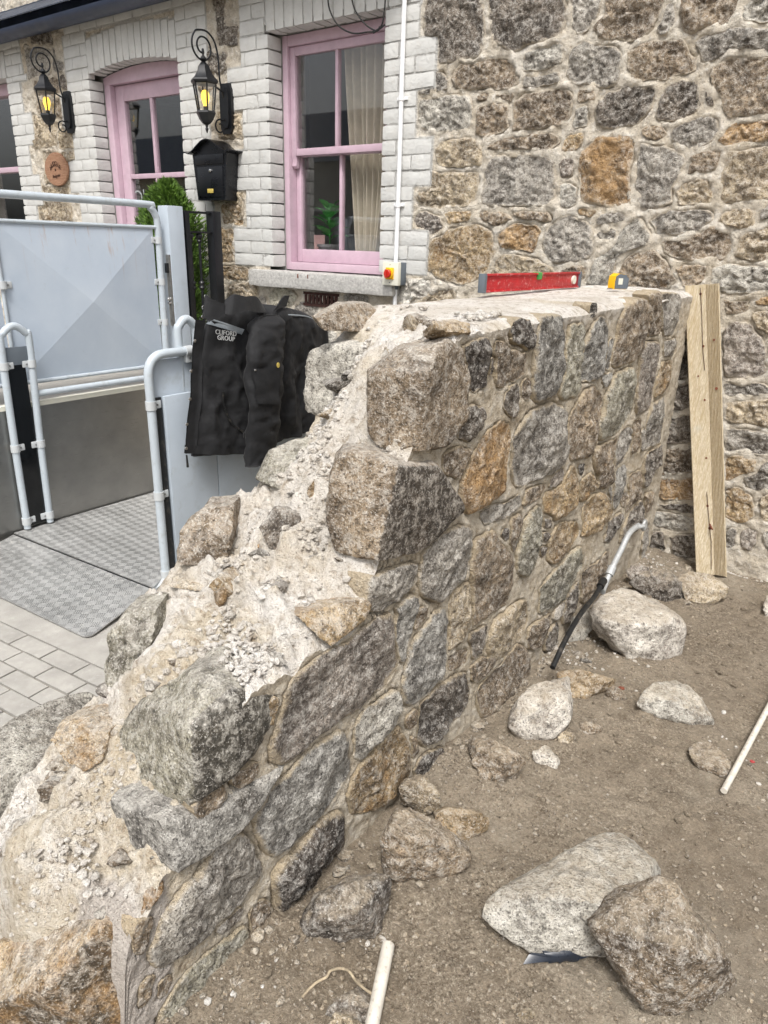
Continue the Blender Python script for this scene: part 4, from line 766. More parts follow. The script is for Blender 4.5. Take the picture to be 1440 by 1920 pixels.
# --- openings and white painted bricks
WIN = (-3.71, -2.80, 1.315, 2.72); DOOR = (-5.67, -4.60, .6, 2.665); WIL = (-7.9, -6.91, 1.32, 2.76)
def arch(x): t = (x - (DOOR[0] + DOOR[1]) / 2) / ((DOOR[1] - DOOR[0]) / 2); return DOOR[3] + .05 * (1 - t * t)
nbrick = [0]
def brick(x0, x1, z0, z1, deep=.10):
    j = random.random; g = .0022
    v, f = rough_box((x0 + g, YB - .007 - j() * .004, z0 + g), (x1 - g, YB + deep, z1 - g), (7, 4, 4), .008, .0045, nbrick[0]); nbrick[0] += 1
    mesh('brick', v, f, MAT['white_paint'], cot, True, sharp=55); BRK.append(((x0 + x1) / 2, (z0 + z1) / 2, x1 - x0, z1 - z0))
BRK = []
def courses(xa, xb, z_lo, z_hi, outer_left, wide, narrow, first_wide=True, deepside=None, n=3):
    """toothed quoin between the opening edge and the rubble: n courses wide, n narrow"""
    k = 0; z = z_lo
    while z < z_hi - .02:
        w_ = wide if ((k // n) % 2 == 0) == first_wide else narrow; z1 = min(z + CRS, z_hi)
        if outer_left: a, b = xb - w_, xb
        else: a, b = xa, xa + w_
        L = b - a; e = (.105, .215)[k % 2]
        if L > .24:
            cut = (b - e) if outer_left else (a + e)
            spl = [a, cut, b]
        else: spl = [a, b]
        for q in range(len(spl) - 1):
            edge_piece = (q == len(spl) - 2) if outer_left else (q == 0)
            brick(spl[q], spl[q + 1], z, z1, .115 if edge_piece else .05)
        z = z1; k += 1
courses(0, WIN[0], Z0, 2.72, True, .39, .255)            # left of the window
courses(WIN[1], 0, Z0 + .002, 2.72, False, .35, .235)    # right of the window
courses(DOOR[1], 0, .62, 2.64, False, .30, .20, True)    # right of the door
courses(0, DOOR[0], .62, 2.64, True, .43, .32, False)    # left of the door
courses(WIL[1], 0, Z0 - .08, 2.76, False, .34, .22)      # right of the far left window
# soldier courses over the openings and plain painted courses above them
for (a, b, zf, top) in ((WIN[0] - .02, WIN[1] + .02, lambda x: WIN[3], .22), (DOOR[0], DOOR[1], arch, .23), (WIL[0], WIL[1] + .02, lambda x: WIL[3], .2)):
    n = int(round((b - a) / .078)); sw = (b - a) / n
    for i in range(n): x = a + i * sw; zz = float(zf(x + sw / 2)); brick(x, x + sw, zz, zz + top, .115)
def fill(x0, x1, z0, z1):
    z = z0; k = 0
    while z < z1 - .03:
        x = x0 - (k % 2) * .11
        while x < x1 - .01:
            a, b = max(x, x0), min(x + .222, x1)
            if b - a > .03: brick(a, b, z, min(z + CRS, z1), .05)
            x += .222
        z += CRS; k += 1
fill(-5.95, -4.28, 2.965, 3.22); fill(-4.60, -4.28, 2.64, 2.965); fill(-5.98, -5.67, 2.64, 2.965); fill(-3.965, -2.56, 2.945, 3.2); fill(-3.965, -3.73, 2.72, 2.945); fill(-2.78, -2.56, 2.72, 2.945); fill(-8.3, -6.62, 2.965, 3.2); fill(-6.89, -6.62, 2.76, 2.965)
# mortar plane of the cottage front with its openings
gx = np.arange(-8.4, .75, .0135); gzv = np.arange(-.2, 3.7, .0135); X, Z = np.meshgrid(gx, gzv); Q = np.stack([X, Z], -1).reshape(-1, 2)
P3 = np.c_[Q[:, 0], np.zeros(len(Q)), Q[:, 1]]; jf = joint_field(Q, BPOLY) + .006 + fbm(P3, 13, 3, 68) * .022
pit = fbm(P3, 20, 4, 61)
yy = YB + np.where(jf < 0, np.clip(-jf / .016, 0, 1) * .035, -.0015) - pit * .014 - fbm(P3, 42, 3, 65) * .012
cx_, cz_ = X + .00675, Z + .00675
op = ((cx_ > WIN[0] - .03) & (cx_ < WIN[1] + .03) & (cz_ > WIN[2] - .01) & (cz_ < WIN[3] + .03)) | ((cx_ > DOOR[0] - .03) & (cx_ < DOOR[1] + .03) & (cz_ > DOOR[2]) & (cz_ < arch(cx_) + .03)) | ((cx_ > WIL[0]) & (cx_ < WIL[1] + .03) & (cz_ > WIL[2]) & (cz_ < WIL[3] + .03))
nx = len(gx); f = []
for j in range(len(gzv) - 1):
    for i in range(nx - 1):
        if not op[j, i]: f.append((j * nx + i, j * nx + i + 1, (j + 1) * nx + i + 1, (j + 1) * nx + i))
brk = np.array(BRK); inb = np.zeros(len(Q), bool)
for (a, b, c_, d_) in BRK: inb |= (np.abs(Q[:, 0] - a) < c_ / 2 + .006) & (np.abs(Q[:, 1] - b) < d_ / 2 + .006)
yy = np.where(inb, YB - .0035 + fbm(P3, 30, 2, 66) * .001, yy)
mesh('mortar_face', np.c_[Q[:, 0], yy, Q[:, 1]], f, MAT['old_mortar'], cot, True, {'paint': inb.astype(float)})
# backing so that no light leaks round the openings; painted linings of the reveals
bk = MB(); y0, y1 = YB + .06, YB + .34
for (a, b, c_, d_) in ((-8.4, WIL[0], -.2, 3.6), (WIL[1] + .004, DOOR[0] - .004, -.2, 3.6), (DOOR[1] + .004, WIN[0] - .004, -.2, 3.6), (WIN[1] + .004, .75, -.2, 3.6), (WIL[0], WIL[1] + .004, -.2, WIL[2] - .004), (WIL[0], WIL[1] + .004, WIL[3] + .004, 3.6),
                      (DOOR[0] - .004, DOOR[1] + .004, -.2, .58), (DOOR[0] - .004, DOOR[1] + .004, 2.76, 3.6), (WIN[0] - .004, WIN[1] + .004, -.2, WIN[2] - .006), (WIN[0] - .004, WIN[1] + .004, WIN[3] + .004, 3.6)):
    bk.box((a, y0 + .06, c_), (b, y1, d_))
bk.build('wall_core', MAT['room_pale'], cot, smooth=False)
# --- main sash window
def win_part(nm, mb, mat, par): return mb.build(nm, MAT[mat], par)
yf = YB + .118
wn = MB().box((WIN[0], yf, 1.318), (WIN[0] + .045, yf + .13, 2.72), .004).box((WIN[1] - .045, yf, 1.318), (WIN[1], yf + .13, 2.72), .004).box((WIN[0] + .045, yf + .001, 2.66), (WIN[1] - .045, yf + .13, 2.719), .004).box((WIN[0] + .045, yf - .012, 1.318), (WIN[1] - .045, yf + .128, 1.368), .004).build('window', MAT['pink'], cot)
tag(wn, 'pink two-over-two sash window with granite sill')
def sash(x0, x1, z0, z1, y, sw, tw, bw, mx, horn=False):
    s = MB().box((x0, y, z0), (x0 + sw, y + .04, z1), .005).box((x1 - sw, y, z0), (x1, y + .04, z1), .005).box((x0 + sw, y + .001, z1 - tw), (x1 - sw, y + .039, z1), .004).box((x0 + sw, y + .001, z0), (x1 - sw, y + .039, z0 + bw), .004).box((mx - .011, y + .002, z0 + bw), (mx + .011, y + .038, z1 - tw), .004)
    if horn:
        for xx in (x0, x1 - sw): s.prism([(y, z0 + .002), (y + .038, z0 + .002), (y + .038, z0 - .05), (y + .022, z0 - .075), (y + .004, z0 - .06), (y + .008, z0 - .03)], 0, xx + .002, xx + sw - .002)
    o = s.build('sash', MAT['pink'], wn)
    for (a, b) in ((x0 + sw, mx - .011), (mx + .011, x1 - sw)): MB().box((a - .003, y + .018, z0 + bw - .003), (b + .003, y + .022, z1 - tw + .003)).build('pane', MAT['glass'], wn, smooth=False)
mxw = (WIN[0] + WIN[1]) / 2 - .02
sash(WIN[0] + .046, WIN[1] - .046, 2.035, 2.658, yf + .022, .042, .05, .042, mxw, True)
sash(WIN[0] + .046, WIN[1] - .046, 1.370, 2.075, yf + .068, .042, .042, .085, mxw)
v, f = rough_box((-3.895, YB - .075, 1.203), (-2.645, YB + .12, 1.312), (40, 8, 6), .012, .006, 5); mesh('window_sill', v, f, MAT['sillstone'], cot, True, sharp=60)
for x in (-3.42, -3.33): MB().box((x - .004, YB - .077, 1.275), (x + .004, YB - .06, 1.30)).build('rusty_peg', MAT['rust_bit'], cot)
vent = MB()
for i in range(9): vent.box((-3.42 + i * .033, YB - .012, 1.115), (-3.40 + i * .033, YB + .01, 1.17), .002)
vent.box((-3.435, YB - .008, 1.095), (-3.12, YB + .012, 1.114)).box((-3.435, YB - .008, 1.171), (-3.12, YB + .012, 1.188)).build('air_vent', MAT['brick_red'], cot)
MB().box((-3.43, YB + .012, 1.1), (-3.125, YB + .02, 1.18)).build('vent_back', MAT['void'], cot)
# --- pink door with glazed upper part
dr = MB(); zt = lambda x: arch(x) - .002
n = 16; P = [(DOOR[0] + (DOOR[1] - DOOR[0]) * i / n, arch(DOOR[0] + (DOOR[1] - DOOR[0]) * i / n)) for i in range(n + 1)]
dr.prism(P + [(DOOR[1], 2.615), (DOOR[0], 2.615)], 1, yf, yf + .11).box((DOOR[0], yf + .001, .6), (DOOR[0] + .075, yf + .11, 2.615), .004).box((DOOR[1] - .075, yf + .001, .6), (DOOR[1], yf + .11, 2.615), .004)
door = dr.build('door', MAT['pink'], cot); tag(door, 'pink half-glazed door in a shallow brick arch')
x0, x1 = DOOR[0] + .078, DOOR[1] - .078; yd = yf + .045; zb, zm, zt_ = 1.30, 1.96, 2.50; mx = (x0 + x1) / 2 - .02
lf = MB().box((x0, yd, .62), (x0 + .105, yd + .045, 2.61), .004).box((x1 - .105, yd, .62), (x1, yd + .045, 2.61), .004).box((x0 + .105, yd + .001, zt_), (x1 - .105, yd + .044, 2.61), .004).box((x0 + .105, yd + .001, .62), (x1 - .105, yd + .044, zb), .004)
lf.box((x0 + .105, yd + .003, zm - .018), (x1 - .105, yd + .042, zm + .018), .005).box((mx - .016, yd + .004, zb), (mx + .016, yd + .041, zm - .018), .005).box((mx - .016, yd + .004, zm + .018), (mx + .016, yd + .041, zt_), .005)
leaf = lf.build('door_leaf', MAT['pink'], door)
for (a, b) in ((x0 + .105, mx - .016), (mx + .016, x1 - .105)):
    for (c_, d_) in ((zb, zm - .018), (zm + .018, zt_)): MB().box((a - .003, yd + .02, c_ - .003), (b + .003, yd + .024, d_ + .003)).build('pane', MAT['glass'], door, smooth=False)
text_part('reflected_lettering', "o'C", .15, .0005, MAT['sign_reflection'], door, (x0 + .225, yd + .017, 1.80), (-1, 0, 0), (0, 0, 1))  # reflection of a street sign, put in as flat reversed letters on the pane
text_part('reflected_lettering', '-L', .12, .0005, MAT['sign_reflection'], door, (x0 + .20, yd + .017, 1.64), (-1, 0, 0), (0, 0, 1))
# --- window at the far left
wl = MB().box((WIL[1] - .07, yf, 1.32), (WIL[1], yf + .12, 2.76), .004).box((WIL[0], yf + .001, 2.67), (WIL[1] - .07, yf + .12, 2.76), .004).box((WIL[0], yf + .002, 1.32), (WIL[1] - .07, yf + .12, 1.40), .004).box((WIL[0], yf + .003, 2.04), (WIL[1] - .07, yf + .09, 2.085), .004).box((WIL[1] - .20, yf + .02, 1.40), (WIL[1] - .18, yf + .06, 2.67), .003).build('window', MAT['pink'], cot)
tag(wl, 'pink sash window cut off by the left edge')
for (c_, d_) in ((1.40, 2.04), (2.085, 2.67)): MB().box((WIL[0], yf + .045, c_), (WIL[1] - .07, yf + .05, d_)).build('pane', MAT['glass'], wl, smooth=False)
# --- eaves
gt = MB(); n = 10; pr = [(YB - .15 + .065 * math.cos(a), 3.03 + .065 * math.sin(a)) for a in np.linspace(math.pi, 2 * math.pi, n)]; pr2 = [(YB - .15 + .058 * math.cos(a), 3.03 + .058 * math.sin(a)) for a in np.linspace(2 * math.pi, math.pi, n)]
gt.prism(pr + pr2, 0, -9, -2.6); gutter = gt.build('gutter', MAT['gutter'], cot)
MB().box((-9, YB - .085, 2.99), (-2.6, YB - .06, 3.14)).box((-9, YB - .06, 3.08), (-2.6, YB + .02, 3.10)).build('fascia', MAT['gutter'], cot, smooth=False)
for k in range(3):
    a = math.radians(35); y_ = YB - .2 + k * .19; z_ = 3.10 + k * .19 * math.tan(a)
    for i in range(22):
        x = -9 + i * .29 + (k % 2) * .145
        if x + .285 < -2.6: MB().add([(x, y_, z_), (x + .285, y_, z_), (x + .285, y_ + .3, z_ + .3 * math.tan(a) - .012), (x, y_ + .3, z_ + .3 * math.tan(a) - .012), (x, y_, z_ - .008), (x + .285, y_, z_ - .008), (x + .285, y_ + .3, z_ + .3 * math.tan(a) - .02), (x, y_ + .3, z_ + .3 * math.tan(a) - .02)], [(0, 1, 2, 3), (7, 6, 5, 4), (0, 4, 5, 1), (1, 5, 6, 2), (2, 6, 7, 3), (3, 7, 4, 0)]).build('slate', MAT['slate'], cot, smooth=False)
MB().add([(-9, YB + .3, 3.45), (-2.6, YB + .3, 3.45), (-2.6, YB + 2.6, 5.0), (-9, YB + 2.6, 5.0)], [(0, 1, 2, 3)]).build('roof', MAT['slate'], cot, smooth=False)
# --- the dim room behind
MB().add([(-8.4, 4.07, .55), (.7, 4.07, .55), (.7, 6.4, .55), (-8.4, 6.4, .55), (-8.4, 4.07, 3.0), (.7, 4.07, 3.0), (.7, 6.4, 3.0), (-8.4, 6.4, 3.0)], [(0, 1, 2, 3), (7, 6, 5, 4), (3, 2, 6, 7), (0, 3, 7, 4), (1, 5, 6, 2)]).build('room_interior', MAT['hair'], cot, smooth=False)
MB().box((-3.95, 4.3, .56), (-3.9, 5.2, 2.9)).build('inner_partition', MAT['room_pale'], cot, smooth=False)
sh = MB().box((-3.5, 5.9, 1.0), (-1.9, 6.2, 1.05)).box((-3.5, 5.9, 1.35), (-1.9, 6.2, 1.39)).box((-3.5, 5.9, 1.75), (-1.9, 6.2, 1.79)); sh.build('shelf', MAT['room_pale'], cot, smooth=False)

# ================================================================== things on the cottage front
def lantern(xc, zc, label):
    """wall lantern; zc = middle of the glass"""
    yc = YB - .20; t = empty('wall_lantern', (xc, YB, zc), label, 'lantern', 'lit wall lanterns')
    bp = [(.035, -.17), (.055, -.13), (.055, .09), (.035, .13), (-.035, .13), (-.055, .09), (-.055, -.13), (-.035, -.17)]
    MB().prism([(xc + a, zc + b - .02) for a, b in bp], 1, YB - .002, YB - .03).prism([(xc + a * .72, zc + b * .8 - .02) for a, b in bp], 1, YB - .03, YB - .045).build('back_plate', MAT['black_metal'], t)
    hexa = dict(n=6, phase=R_(30))
    MB().lathe([(.020, .175), (.036, .16), (.045, .13), (.070, .095), (.088, .082), (.092, .072), (.088, .062), (.078, .055)], (xc, yc, zc + .02), **hexa).build('roof', MAT['black_metal'], t, sharp=25)
    MB().lathe([(.006, .255), (.010, .235), (.006, .22), (.017, .205), (.026, .195), (.012, .182), (.02, .175)], (xc, yc, zc + .02), n=14).build('finial', MAT['black_metal'], t)
    fr = MB()
    for k in range(6):
        a = R_(30 + 60 * k); fr.tube([(xc + .076 * math.cos(a), yc + .076 * math.sin(a), zc + .075), (xc + .053 * math.cos(a), yc + .053 * math.sin(a), zc - .085)], .0055, 6)
    fr.build('frame', MAT['black_metal'], t)
    for k in range(6):
        a, b = R_(30 + 60 * k), R_(90 + 60 * k); V = [(xc + .074 * math.cos(a), yc + .074 * math.sin(a), zc + .075), (xc + .074 * math.cos(b), yc + .074 * math.sin(b), zc + .075), (xc + .051 * math.cos(b), yc + .051 * math.sin(b), zc - .085), (xc + .051 * math.cos(a), yc + .051 * math.sin(a), zc - .085)]
        MB().add(V, [(0, 1, 2, 3)]).build('pane', MAT['glass'], t, smooth=False)
    MB().lathe([(.062, -.078), (.066, -.09), (.060, -.10), (.048, -.125), (.036, -.14), (.026, -.15), (.012, -.155), (.008, -.17), (.012, -.18), (.003, -.205)], (xc, yc, zc), **hexa).build('base', MAT['black_metal'], t, sharp=25)
    MB().lathe([(.004, .045), (.018, .04), (.027, .02), (.028, .0), (.022, -.02), (.016, -.04), (.015, -.05)], (xc, yc, zc), n=16).build('bulb', MAT['bulb'], t)
    MB().lathe([(.015, -.05), (.015, -.085)], (xc, yc, zc), n=12).build('lamp_holder', MAT['black_metal'], t)
    pts = [(xc, YB - .04, zc + .02), (xc, YB - .07, zc + .12), (xc, YB - .075, zc + .24), (xc, YB - .10, zc + .33), (xc, YB - .16, zc + .375)]
    for k in range(1, 26):
        a = R_(95 + k * 21); r = .095 * (1 - k / 40); pts.append((xc, yc - .0 - r * math.cos(a) * -1 * -1 if False else yc + .0 + r * math.cos(a), zc + .285 + r * math.sin(a)))
    MB().tube(spline(pts, 4), .0058, 8).build('scroll_arm', MAT['black_metal'], t)
    MB().tube([(xc, YB - .045, zc + .055), (xc, yc + .07, zc + .085)], .006, 8).build('stay', MAT['black_metal'], t)
    pts = [(xc, YB - .04, zc - .10)] + [(xc, YB - .085 + .048 * (1 - k / 26) * math.cos(R_(60 + 24 * k)), zc - .155 + .048 * (1 - k / 26) * math.sin(R_(60 + 24 * k))) for k in range(18)]
    MB().tube(spline(pts, 3), .0055, 8).build('lower_scroll', MAT['black_metal'], t)
lantern(-4.10, 2.36, 'black hexagonal wall lantern, lit, above the black letter box')
lantern(-5.98, 2.47, 'black hexagonal wall lantern, lit, above the round wooden sign')
# letter box
lb = empty('letter_box', (-4.19, YB, 1.77), 'black metal letter box with curved lid mounted beside the pink door', 'letter box')
xa, xb, z0, z1, yb0, yb1 = -4.365, -4.015, 1.755, 2.045, YB - .115, YB - .004
MB().add([(xa + .035, yb0, z0), (xb - .035, yb0, z0), (xb, yb0, z1), (xa, yb0, z1), (xa + .035, yb1, z0), (xb - .035, yb1, z0), (xb, yb1, z1), (xa, yb1, z1)], [(0, 1, 2, 3), (7, 6, 5, 4), (0, 4, 5, 1), (1, 5, 6, 2), (2, 6, 7, 3), (3, 7, 4, 0)]).build('body', MAT['black_gloss'], lb, sharp=20)
lid = []
for i in range(17):
    t = i / 16 * 2 - 1; lid.append(((xa + xb) / 2 + t * .215, z1 + .085 * (0.5 + .5 * math.cos(math.pi * t)) * 1.0 + .005 + (.012 if abs(t) > .95 else 0)))
MB().prism(lid + [(x, z - .007) for x, z in lid[::-1]], 1, yb0 - .03, yb1).build('lid', MAT['black_gloss'], lb)
MB().prism([(xa, z1 - .001)] + [(x, z - .009) for x, z in lid[1:-1] if xa < x < xb] + [(xb, z1 - .001)], 1, yb0 + .003, yb1 - .003).build('head', MAT['black_gloss'], lb, sharp=20)
MB().box((xa + .03, yb0 - .006, z1 - .065), (xb - .03, yb0 + .002, z1 - .005), .003).build('mail_flap', MAT['black_gloss'], lb)
MB().box((xa + .045, yb0 - .004, z0 + .02), (xb - .045, yb0 + .001, z1 - .08), .002).build('door', MAT['black_gloss'], lb)
MB().lathe([(.0105, 0), (.0105, -.008), (.007, -.010)], ((xa + xb) / 2 + .01, yb0 - .004, z1 - .105), 16, 1).build('lock', MAT['chrome'], lb)
MB().box(((xa + xb) / 2 - .03, yb0 - .008, z0 + .045), ((xa + xb) / 2 + .03, yb0 - .0045, z0 + .072), .001).build('name_plate', MAT['brass'], lb)
# round wooden sign
sg = empty('wooden_sign', (-6.25, YB, 2.02), 'round varnished wooden sign with dark burnt lettering on the stone wall', 'sign')
c_ = np.array((-6.25, YB - .022, 2.02)); MB().lathe([(.001, .0), (.124, 0), (.130, -.004), (.130, -.020), (.126, -.024), (.001, -.024)], c_ + (0, .012, 0), 40, 1, sx=1.35).build('board', MAT['plaque'], sg)
yt = c_[1] - .0145
for i, ch in enumerate('MUDDIE'):
    a = R_(62 - i * 25); r = .072; text_part('letter', ch, .046, .001, MAT['burnt'], sg, (c_[0] - r * math.sin(a) * 1.0, yt, c_[2] + r * math.cos(a) * .8 - .012), (math.cos(a * .6), 0, math.sin(a * .6)), (-math.sin(a * .6), 0, math.cos(a * .6)))
text_part('script_line', 'Budgelot', .034, .001, MAT['burnt'], sg, c_ + (.004, yt - c_[1], -.052), (1, 0, .08), (.25, 0, 1))
MB().tube([(c_[0] + .085 * math.cos(a), yt, c_[2] - .018 + .045 * math.sin(a)) for a in np.linspace(.25, math.pi - .25, 16)], .0018, 6).build('arc_line', MAT['burnt'], sg)
MB().lathe([(.010, 0), (.010, -.002)], (c_[0], yt, c_[2] - .005), 14, 1).build('emblem', MAT['burnt'], sg)
# conduit, switch, cables
cd = empty('conduit_pipe', (-2.652, YB, 1.1), 'thin white electrical conduit running up the bricks beside the window', 'conduit')
MB().tube([(-2.652, YB - .028, z) for z in (1.10, 1.27)], .0125, 12).build('lower_run', MAT['white_plastic'], cd); MB().tube([(-2.655, YB - .028, 1.40), (-2.652, YB - .028, 1.9), (-2.655, YB - .028, 2.5), (-2.65, YB - .028, 3.2)], .0135, 12).build('upper_run', MAT['white_plastic'], cd)
for z in (1.72, 2.27, 2.75): MB().lathe([(.017, -.012), (.017, .012)], (-2.654, YB - .028, z), 14).box((-2.69, YB - .02, z - .008), (-2.618, YB - .004, z + .008), .002).build('saddle', MAT['white_plastic'], cd)
MB().lathe([(.018, 0), (.018, .025)], (-2.652, YB - .028, 1.245), 14).build('gland', MAT['box_grey'], cd)
sw = empty('isolator_switch', (-2.66, YB, 1.33), 'small cream isolator switch box with red rotary knob on yellow plate', 'switch')
MB().box((-2.70, YB - .065, 1.272), (-2.59, YB - .006, 1.402), .004).build('enclosure', MAT['box_grey'], sw); MB().box((-2.705, YB - .095, 1.270), (-2.588, YB - .065, 1.404), .005).build('cover', MAT['cream_plastic'], sw)
MB().box((-2.677, YB - .102, 1.305), (-2.618, YB - .0955, 1.372), .003).build('yellow_plate', MAT['yellow'], sw); MB().lathe([(.031, 0), (.031, -.012), (.026, -.0125)], (-2.648, YB - .102, 1.338), 24, 1).build('dial_ring', MAT['yellow'], sw)
kn = MB().lathe([(.024, 0), (.023, -.014), (.021, -.016)], (-2.648, YB - .115, 1.338), 24, 1).build('knob', MAT['red'], sw); MB().box((-2.654, YB - .145, 1.314), (-2.642, YB - .130, 1.362), .003).build('grip', MAT['red'], kn)
for z in (1.287, 1.388): MB().lathe([(.003, 0), (.003, -.001)], (-2.648, YB - .0955, z), 10, 1).build('screw', MAT['box_grey'], sw)
cab = empty('hanging_cable', (-2.85, YB - .05, 2.65), 'black cables drooping in loops across the top of the pink window', 'cable')
for P in ([(617, -30), (616, 10), (632, 45), (660, 62), (690, 60), (706, 57), (718, 40), (724, -20)], [(656, -30), (664, 15), (685, 45), (706, 58), (712, 50)], [(700, 62), (712, 54), (722, 46)]):
    MB().tube(spline([H(u, v, 1, YB - .045) for u, v in P], 6), .0045, 8).build('cable_run', MAT['rubber'], cab)

# ================================================================== behind the glass
tk = empty('potted_plant', H(618, 466, 1, 4.03), 'leafy green plant in a grey zinc pot inside the window', 'plant'); b = wloc(tk)
b = np.array((b[0], 4.03, 1.372)); MB().lathe([(.065, 0), (.078, .10), (.086, .10), (.088, .118), (.08, .118), (.078, .10)], b, 28).build('pot', MAT['zincpot'], tk)
MB().lathe([(.001, .100), (.078, .100)], b, 20).build('soil', MAT['soil'], tk)
def leafmesh(mb, p, d, up, L, W_):
    d = d / np.linalg.norm(d); s = np.cross(d, up); s /= np.linalg.norm(s) + 1e-9; nn = np.cross(s, d); V = []; f = []
    for i in range(6):
        t = i / 5; wd = W_ * math.sin(math.pi * min(1, t * .92 + .06)) ** .8; c0 = p + d * L * t - nn * .25 * L * t * t
        V += [c0 - s * wd + nn * .15 * wd, c0, c0 + s * wd + nn * .15 * wd]
    for i in range(5):
        for k in range(2): f.append((i * 3 + k, i * 3 + k + 1, i * 3 + k + 4, i * 3 + k + 3))
    mb.add(V, f)
st = MB(); st.tube(spline([b + (0, 0, .1), b + (.004, 0, .2), b + (-.006, 0, .34)], 4), .004, 8); st.build('stem', MAT['leaf'], tk)
for i in range(17):
    a = i * 2.4; h = .15 + .2 * i / 17; d = np.array((math.cos(a), math.sin(a) * .7, .35 + .6 * i / 17)); L = .13 - .003 * i; p = b + (0, 0, h)
    m = MB(); e = p + d * .03; m.tube([p, e], .0018, 5); leafmesh(m, e, d, np.array((0, 0, 1.)), L, .042); m.build('leaf', MAT['leaf'], tk)
def drape(name, x0, x1, y, z0, z1, top_w, mat, label):
    n, m = 90, 24; V = []
    for j in range(m):
        s = j / (m - 1)
        for i in range(n):
            t = i / (n - 1); gather = 1 - .55 * (1 - s) ** 1.4; x = x1 - (x1 - x0) * (1 - t) * gather - .10 * (1 - s) ** 2
            V.append((x, y + .028 * math.sin(t * 46 + .6 * math.sin(s * 3)) + .012 * math.sin(t * 17 + 2), z0 + (z1 - z0) * s))
    f = [(j * n + i, j * n + i + 1, (j + 1) * n + i + 1, (j + 1) * n + i) for j in range(m - 1) for i in range(n - 1)]
    nV = len(V); V2 = [(x, yy_ + .004, z) for x, yy_, z in V]
    o = mesh(name, V + V2, f + [tuple(q + nV for q in ff[::-1]) for ff in f], mat); return tag(o, label, 'curtain')
drape('curtain', -3.36, -2.93, 4.02, 1.42, 2.68, 1, MAT['curtain'], 'cream linen curtain hanging inside the pink sash window')
cd2 = empty('pink_card', (-3.57, 4.03, 1.372), 'upright pink card standing on the inner sill of the window', 'card'); MB().box((-3.615, 4.025, 1.372), (-3.515, 4.029, 1.55)).build('card_sheet', MAT['pinkcard'], cd2)
for i, (w_, z) in enumerate(((.03, 1.46), (.045, 1.435), (.045, 1.42), (.04, 1.405), (.03, 1.38))): MB().box((-3.565 - w_ / 2, 4.0235, z), (-3.565 + w_ / 2, 4.0245, z + .004)).build('text_line', MAT['burnt'], cd2, smooth=False)
bo = MB().lathe([(.04, .12), (.085, .10), (.11, .05), (.10, .01), (.06, 0)], (-3.12, 4.12, 1.372), 28).build('round_vase', MAT['bowl']); tag(bo, 'glossy black round vase on the inner window sill', 'vase')
tag(MB().box((-3.70, 3.955, 1.345), (-2.81, 4.4, 1.370)).build('inner_sill', MAT['room_pale'], cot, smooth=False))
tin = MB().lathe([(.05, 0), (.05, .10), (.047, .10)], (-7.02, 4.05, 1.41), 20).build('white_tin', MAT['white_plastic']); tag(tin, 'white cylindrical tin in the far left window', 'tin')

# ================================================================== landing, lift, gate
ZL = .605
lan = MB().box((-9, 1.0, -.35), (-3.955, YB - .002, ZL)).build('landing', MAT['concrete'], smooth=False); tag(lan, kind='structure')
lift = empty('platform_lift', (-3.3, 2.4, ZS), 'pale grey platform lift with tread-plate deck, folding ramp and tube rails', 'lift')
ang = R_(4)
MB().box((-3.93, 1.2, -.14), (-3.915, 3.3, .592), .001).build('riser_panel', MAT['brushed'], lift, smooth=False)
MB().box((-3.95, 1.2, .592), (-3.912, 3.3, ZL + .012)).build('landing_edge', MAT['cream_plastic'], lift, smooth=False)
MB().add([(-2.70, 1.855, -.10), (-3.90, 1.775, -.10), (-3.90, 3.4, -.10), (-2.70, 3.4, -.10), (-2.70, 1.855, -.145), (-3.90, 1.775, -.145), (-3.90, 3.4, -.145), (-2.70, 3.4, -.145)], [(0, 3, 2, 1), (4, 5, 6, 7), (0, 1, 5, 4), (1, 2, 6, 5), (2, 3, 7, 6), (3, 0, 4, 7)]).build('deck', MAT['tread'], lift, smooth=False)
RC = H(165, 1197, 2, -.138); e = np.array((-1.16, -.08, 0)); e /= np.linalg.norm(e); dn = np.array((.069, -.998, 0))
h0 = np.array((-2.72, 1.842, -.104)); h1 = np.array((-3.885, 1.762, -.104)); r1 = np.array((RC[0], RC[1], -.138)); r0 = r1 + e * 1.16
def lerp(a, b, t): return a + (b - a) * t
outl = [h0, lerp(h0, r1, .9)] + [r1 + (lerp(h0, r1, .9) - r1) * (1 - math.sin(a)) + e * .045 * (1 - math.cos(a)) for a in np.linspace(.2, math.pi / 2 - .1, 5)] + [r1 + e * .045, r0, h1]
nO = len(outl); MB().add([tuple(p) for p in outl] + [tuple(p - np.array((0, 0, .006))) for p in outl], [tuple(range(nO))[::-1], tuple(range(nO, 2 * nO))] + [(i, (i + 1) % nO, (i + 1) % nO + nO, i + nO) for i in range(nO)]).build('ramp', MAT['tread'], lift, smooth=False)
MB().tube([h0 + (0, .006, -.004), h1 + (0, .006, -.004)], .006, 8).build('hinge', MAT['rubber'], lift)
side = h0 + (.012, 0, 0)
MB().add([tuple(side + (.0, -.01, .0)), tuple(lerp(h0, r1, .4) + (.016, 0, .0)), tuple(side + (.0, .05, .045)), tuple(side + (.03, .06, .045)), tuple(side + (.03, -.01, 0)), tuple(side + (0, -.01, -.03)), tuple(side + (.03, -.01, -.03))], [(0, 1, 2), (0, 2, 3, 4), (5, 1, 0), (4, 3, 1)]).build('flap_guide', MAT['clamp'], lift, smooth=False)
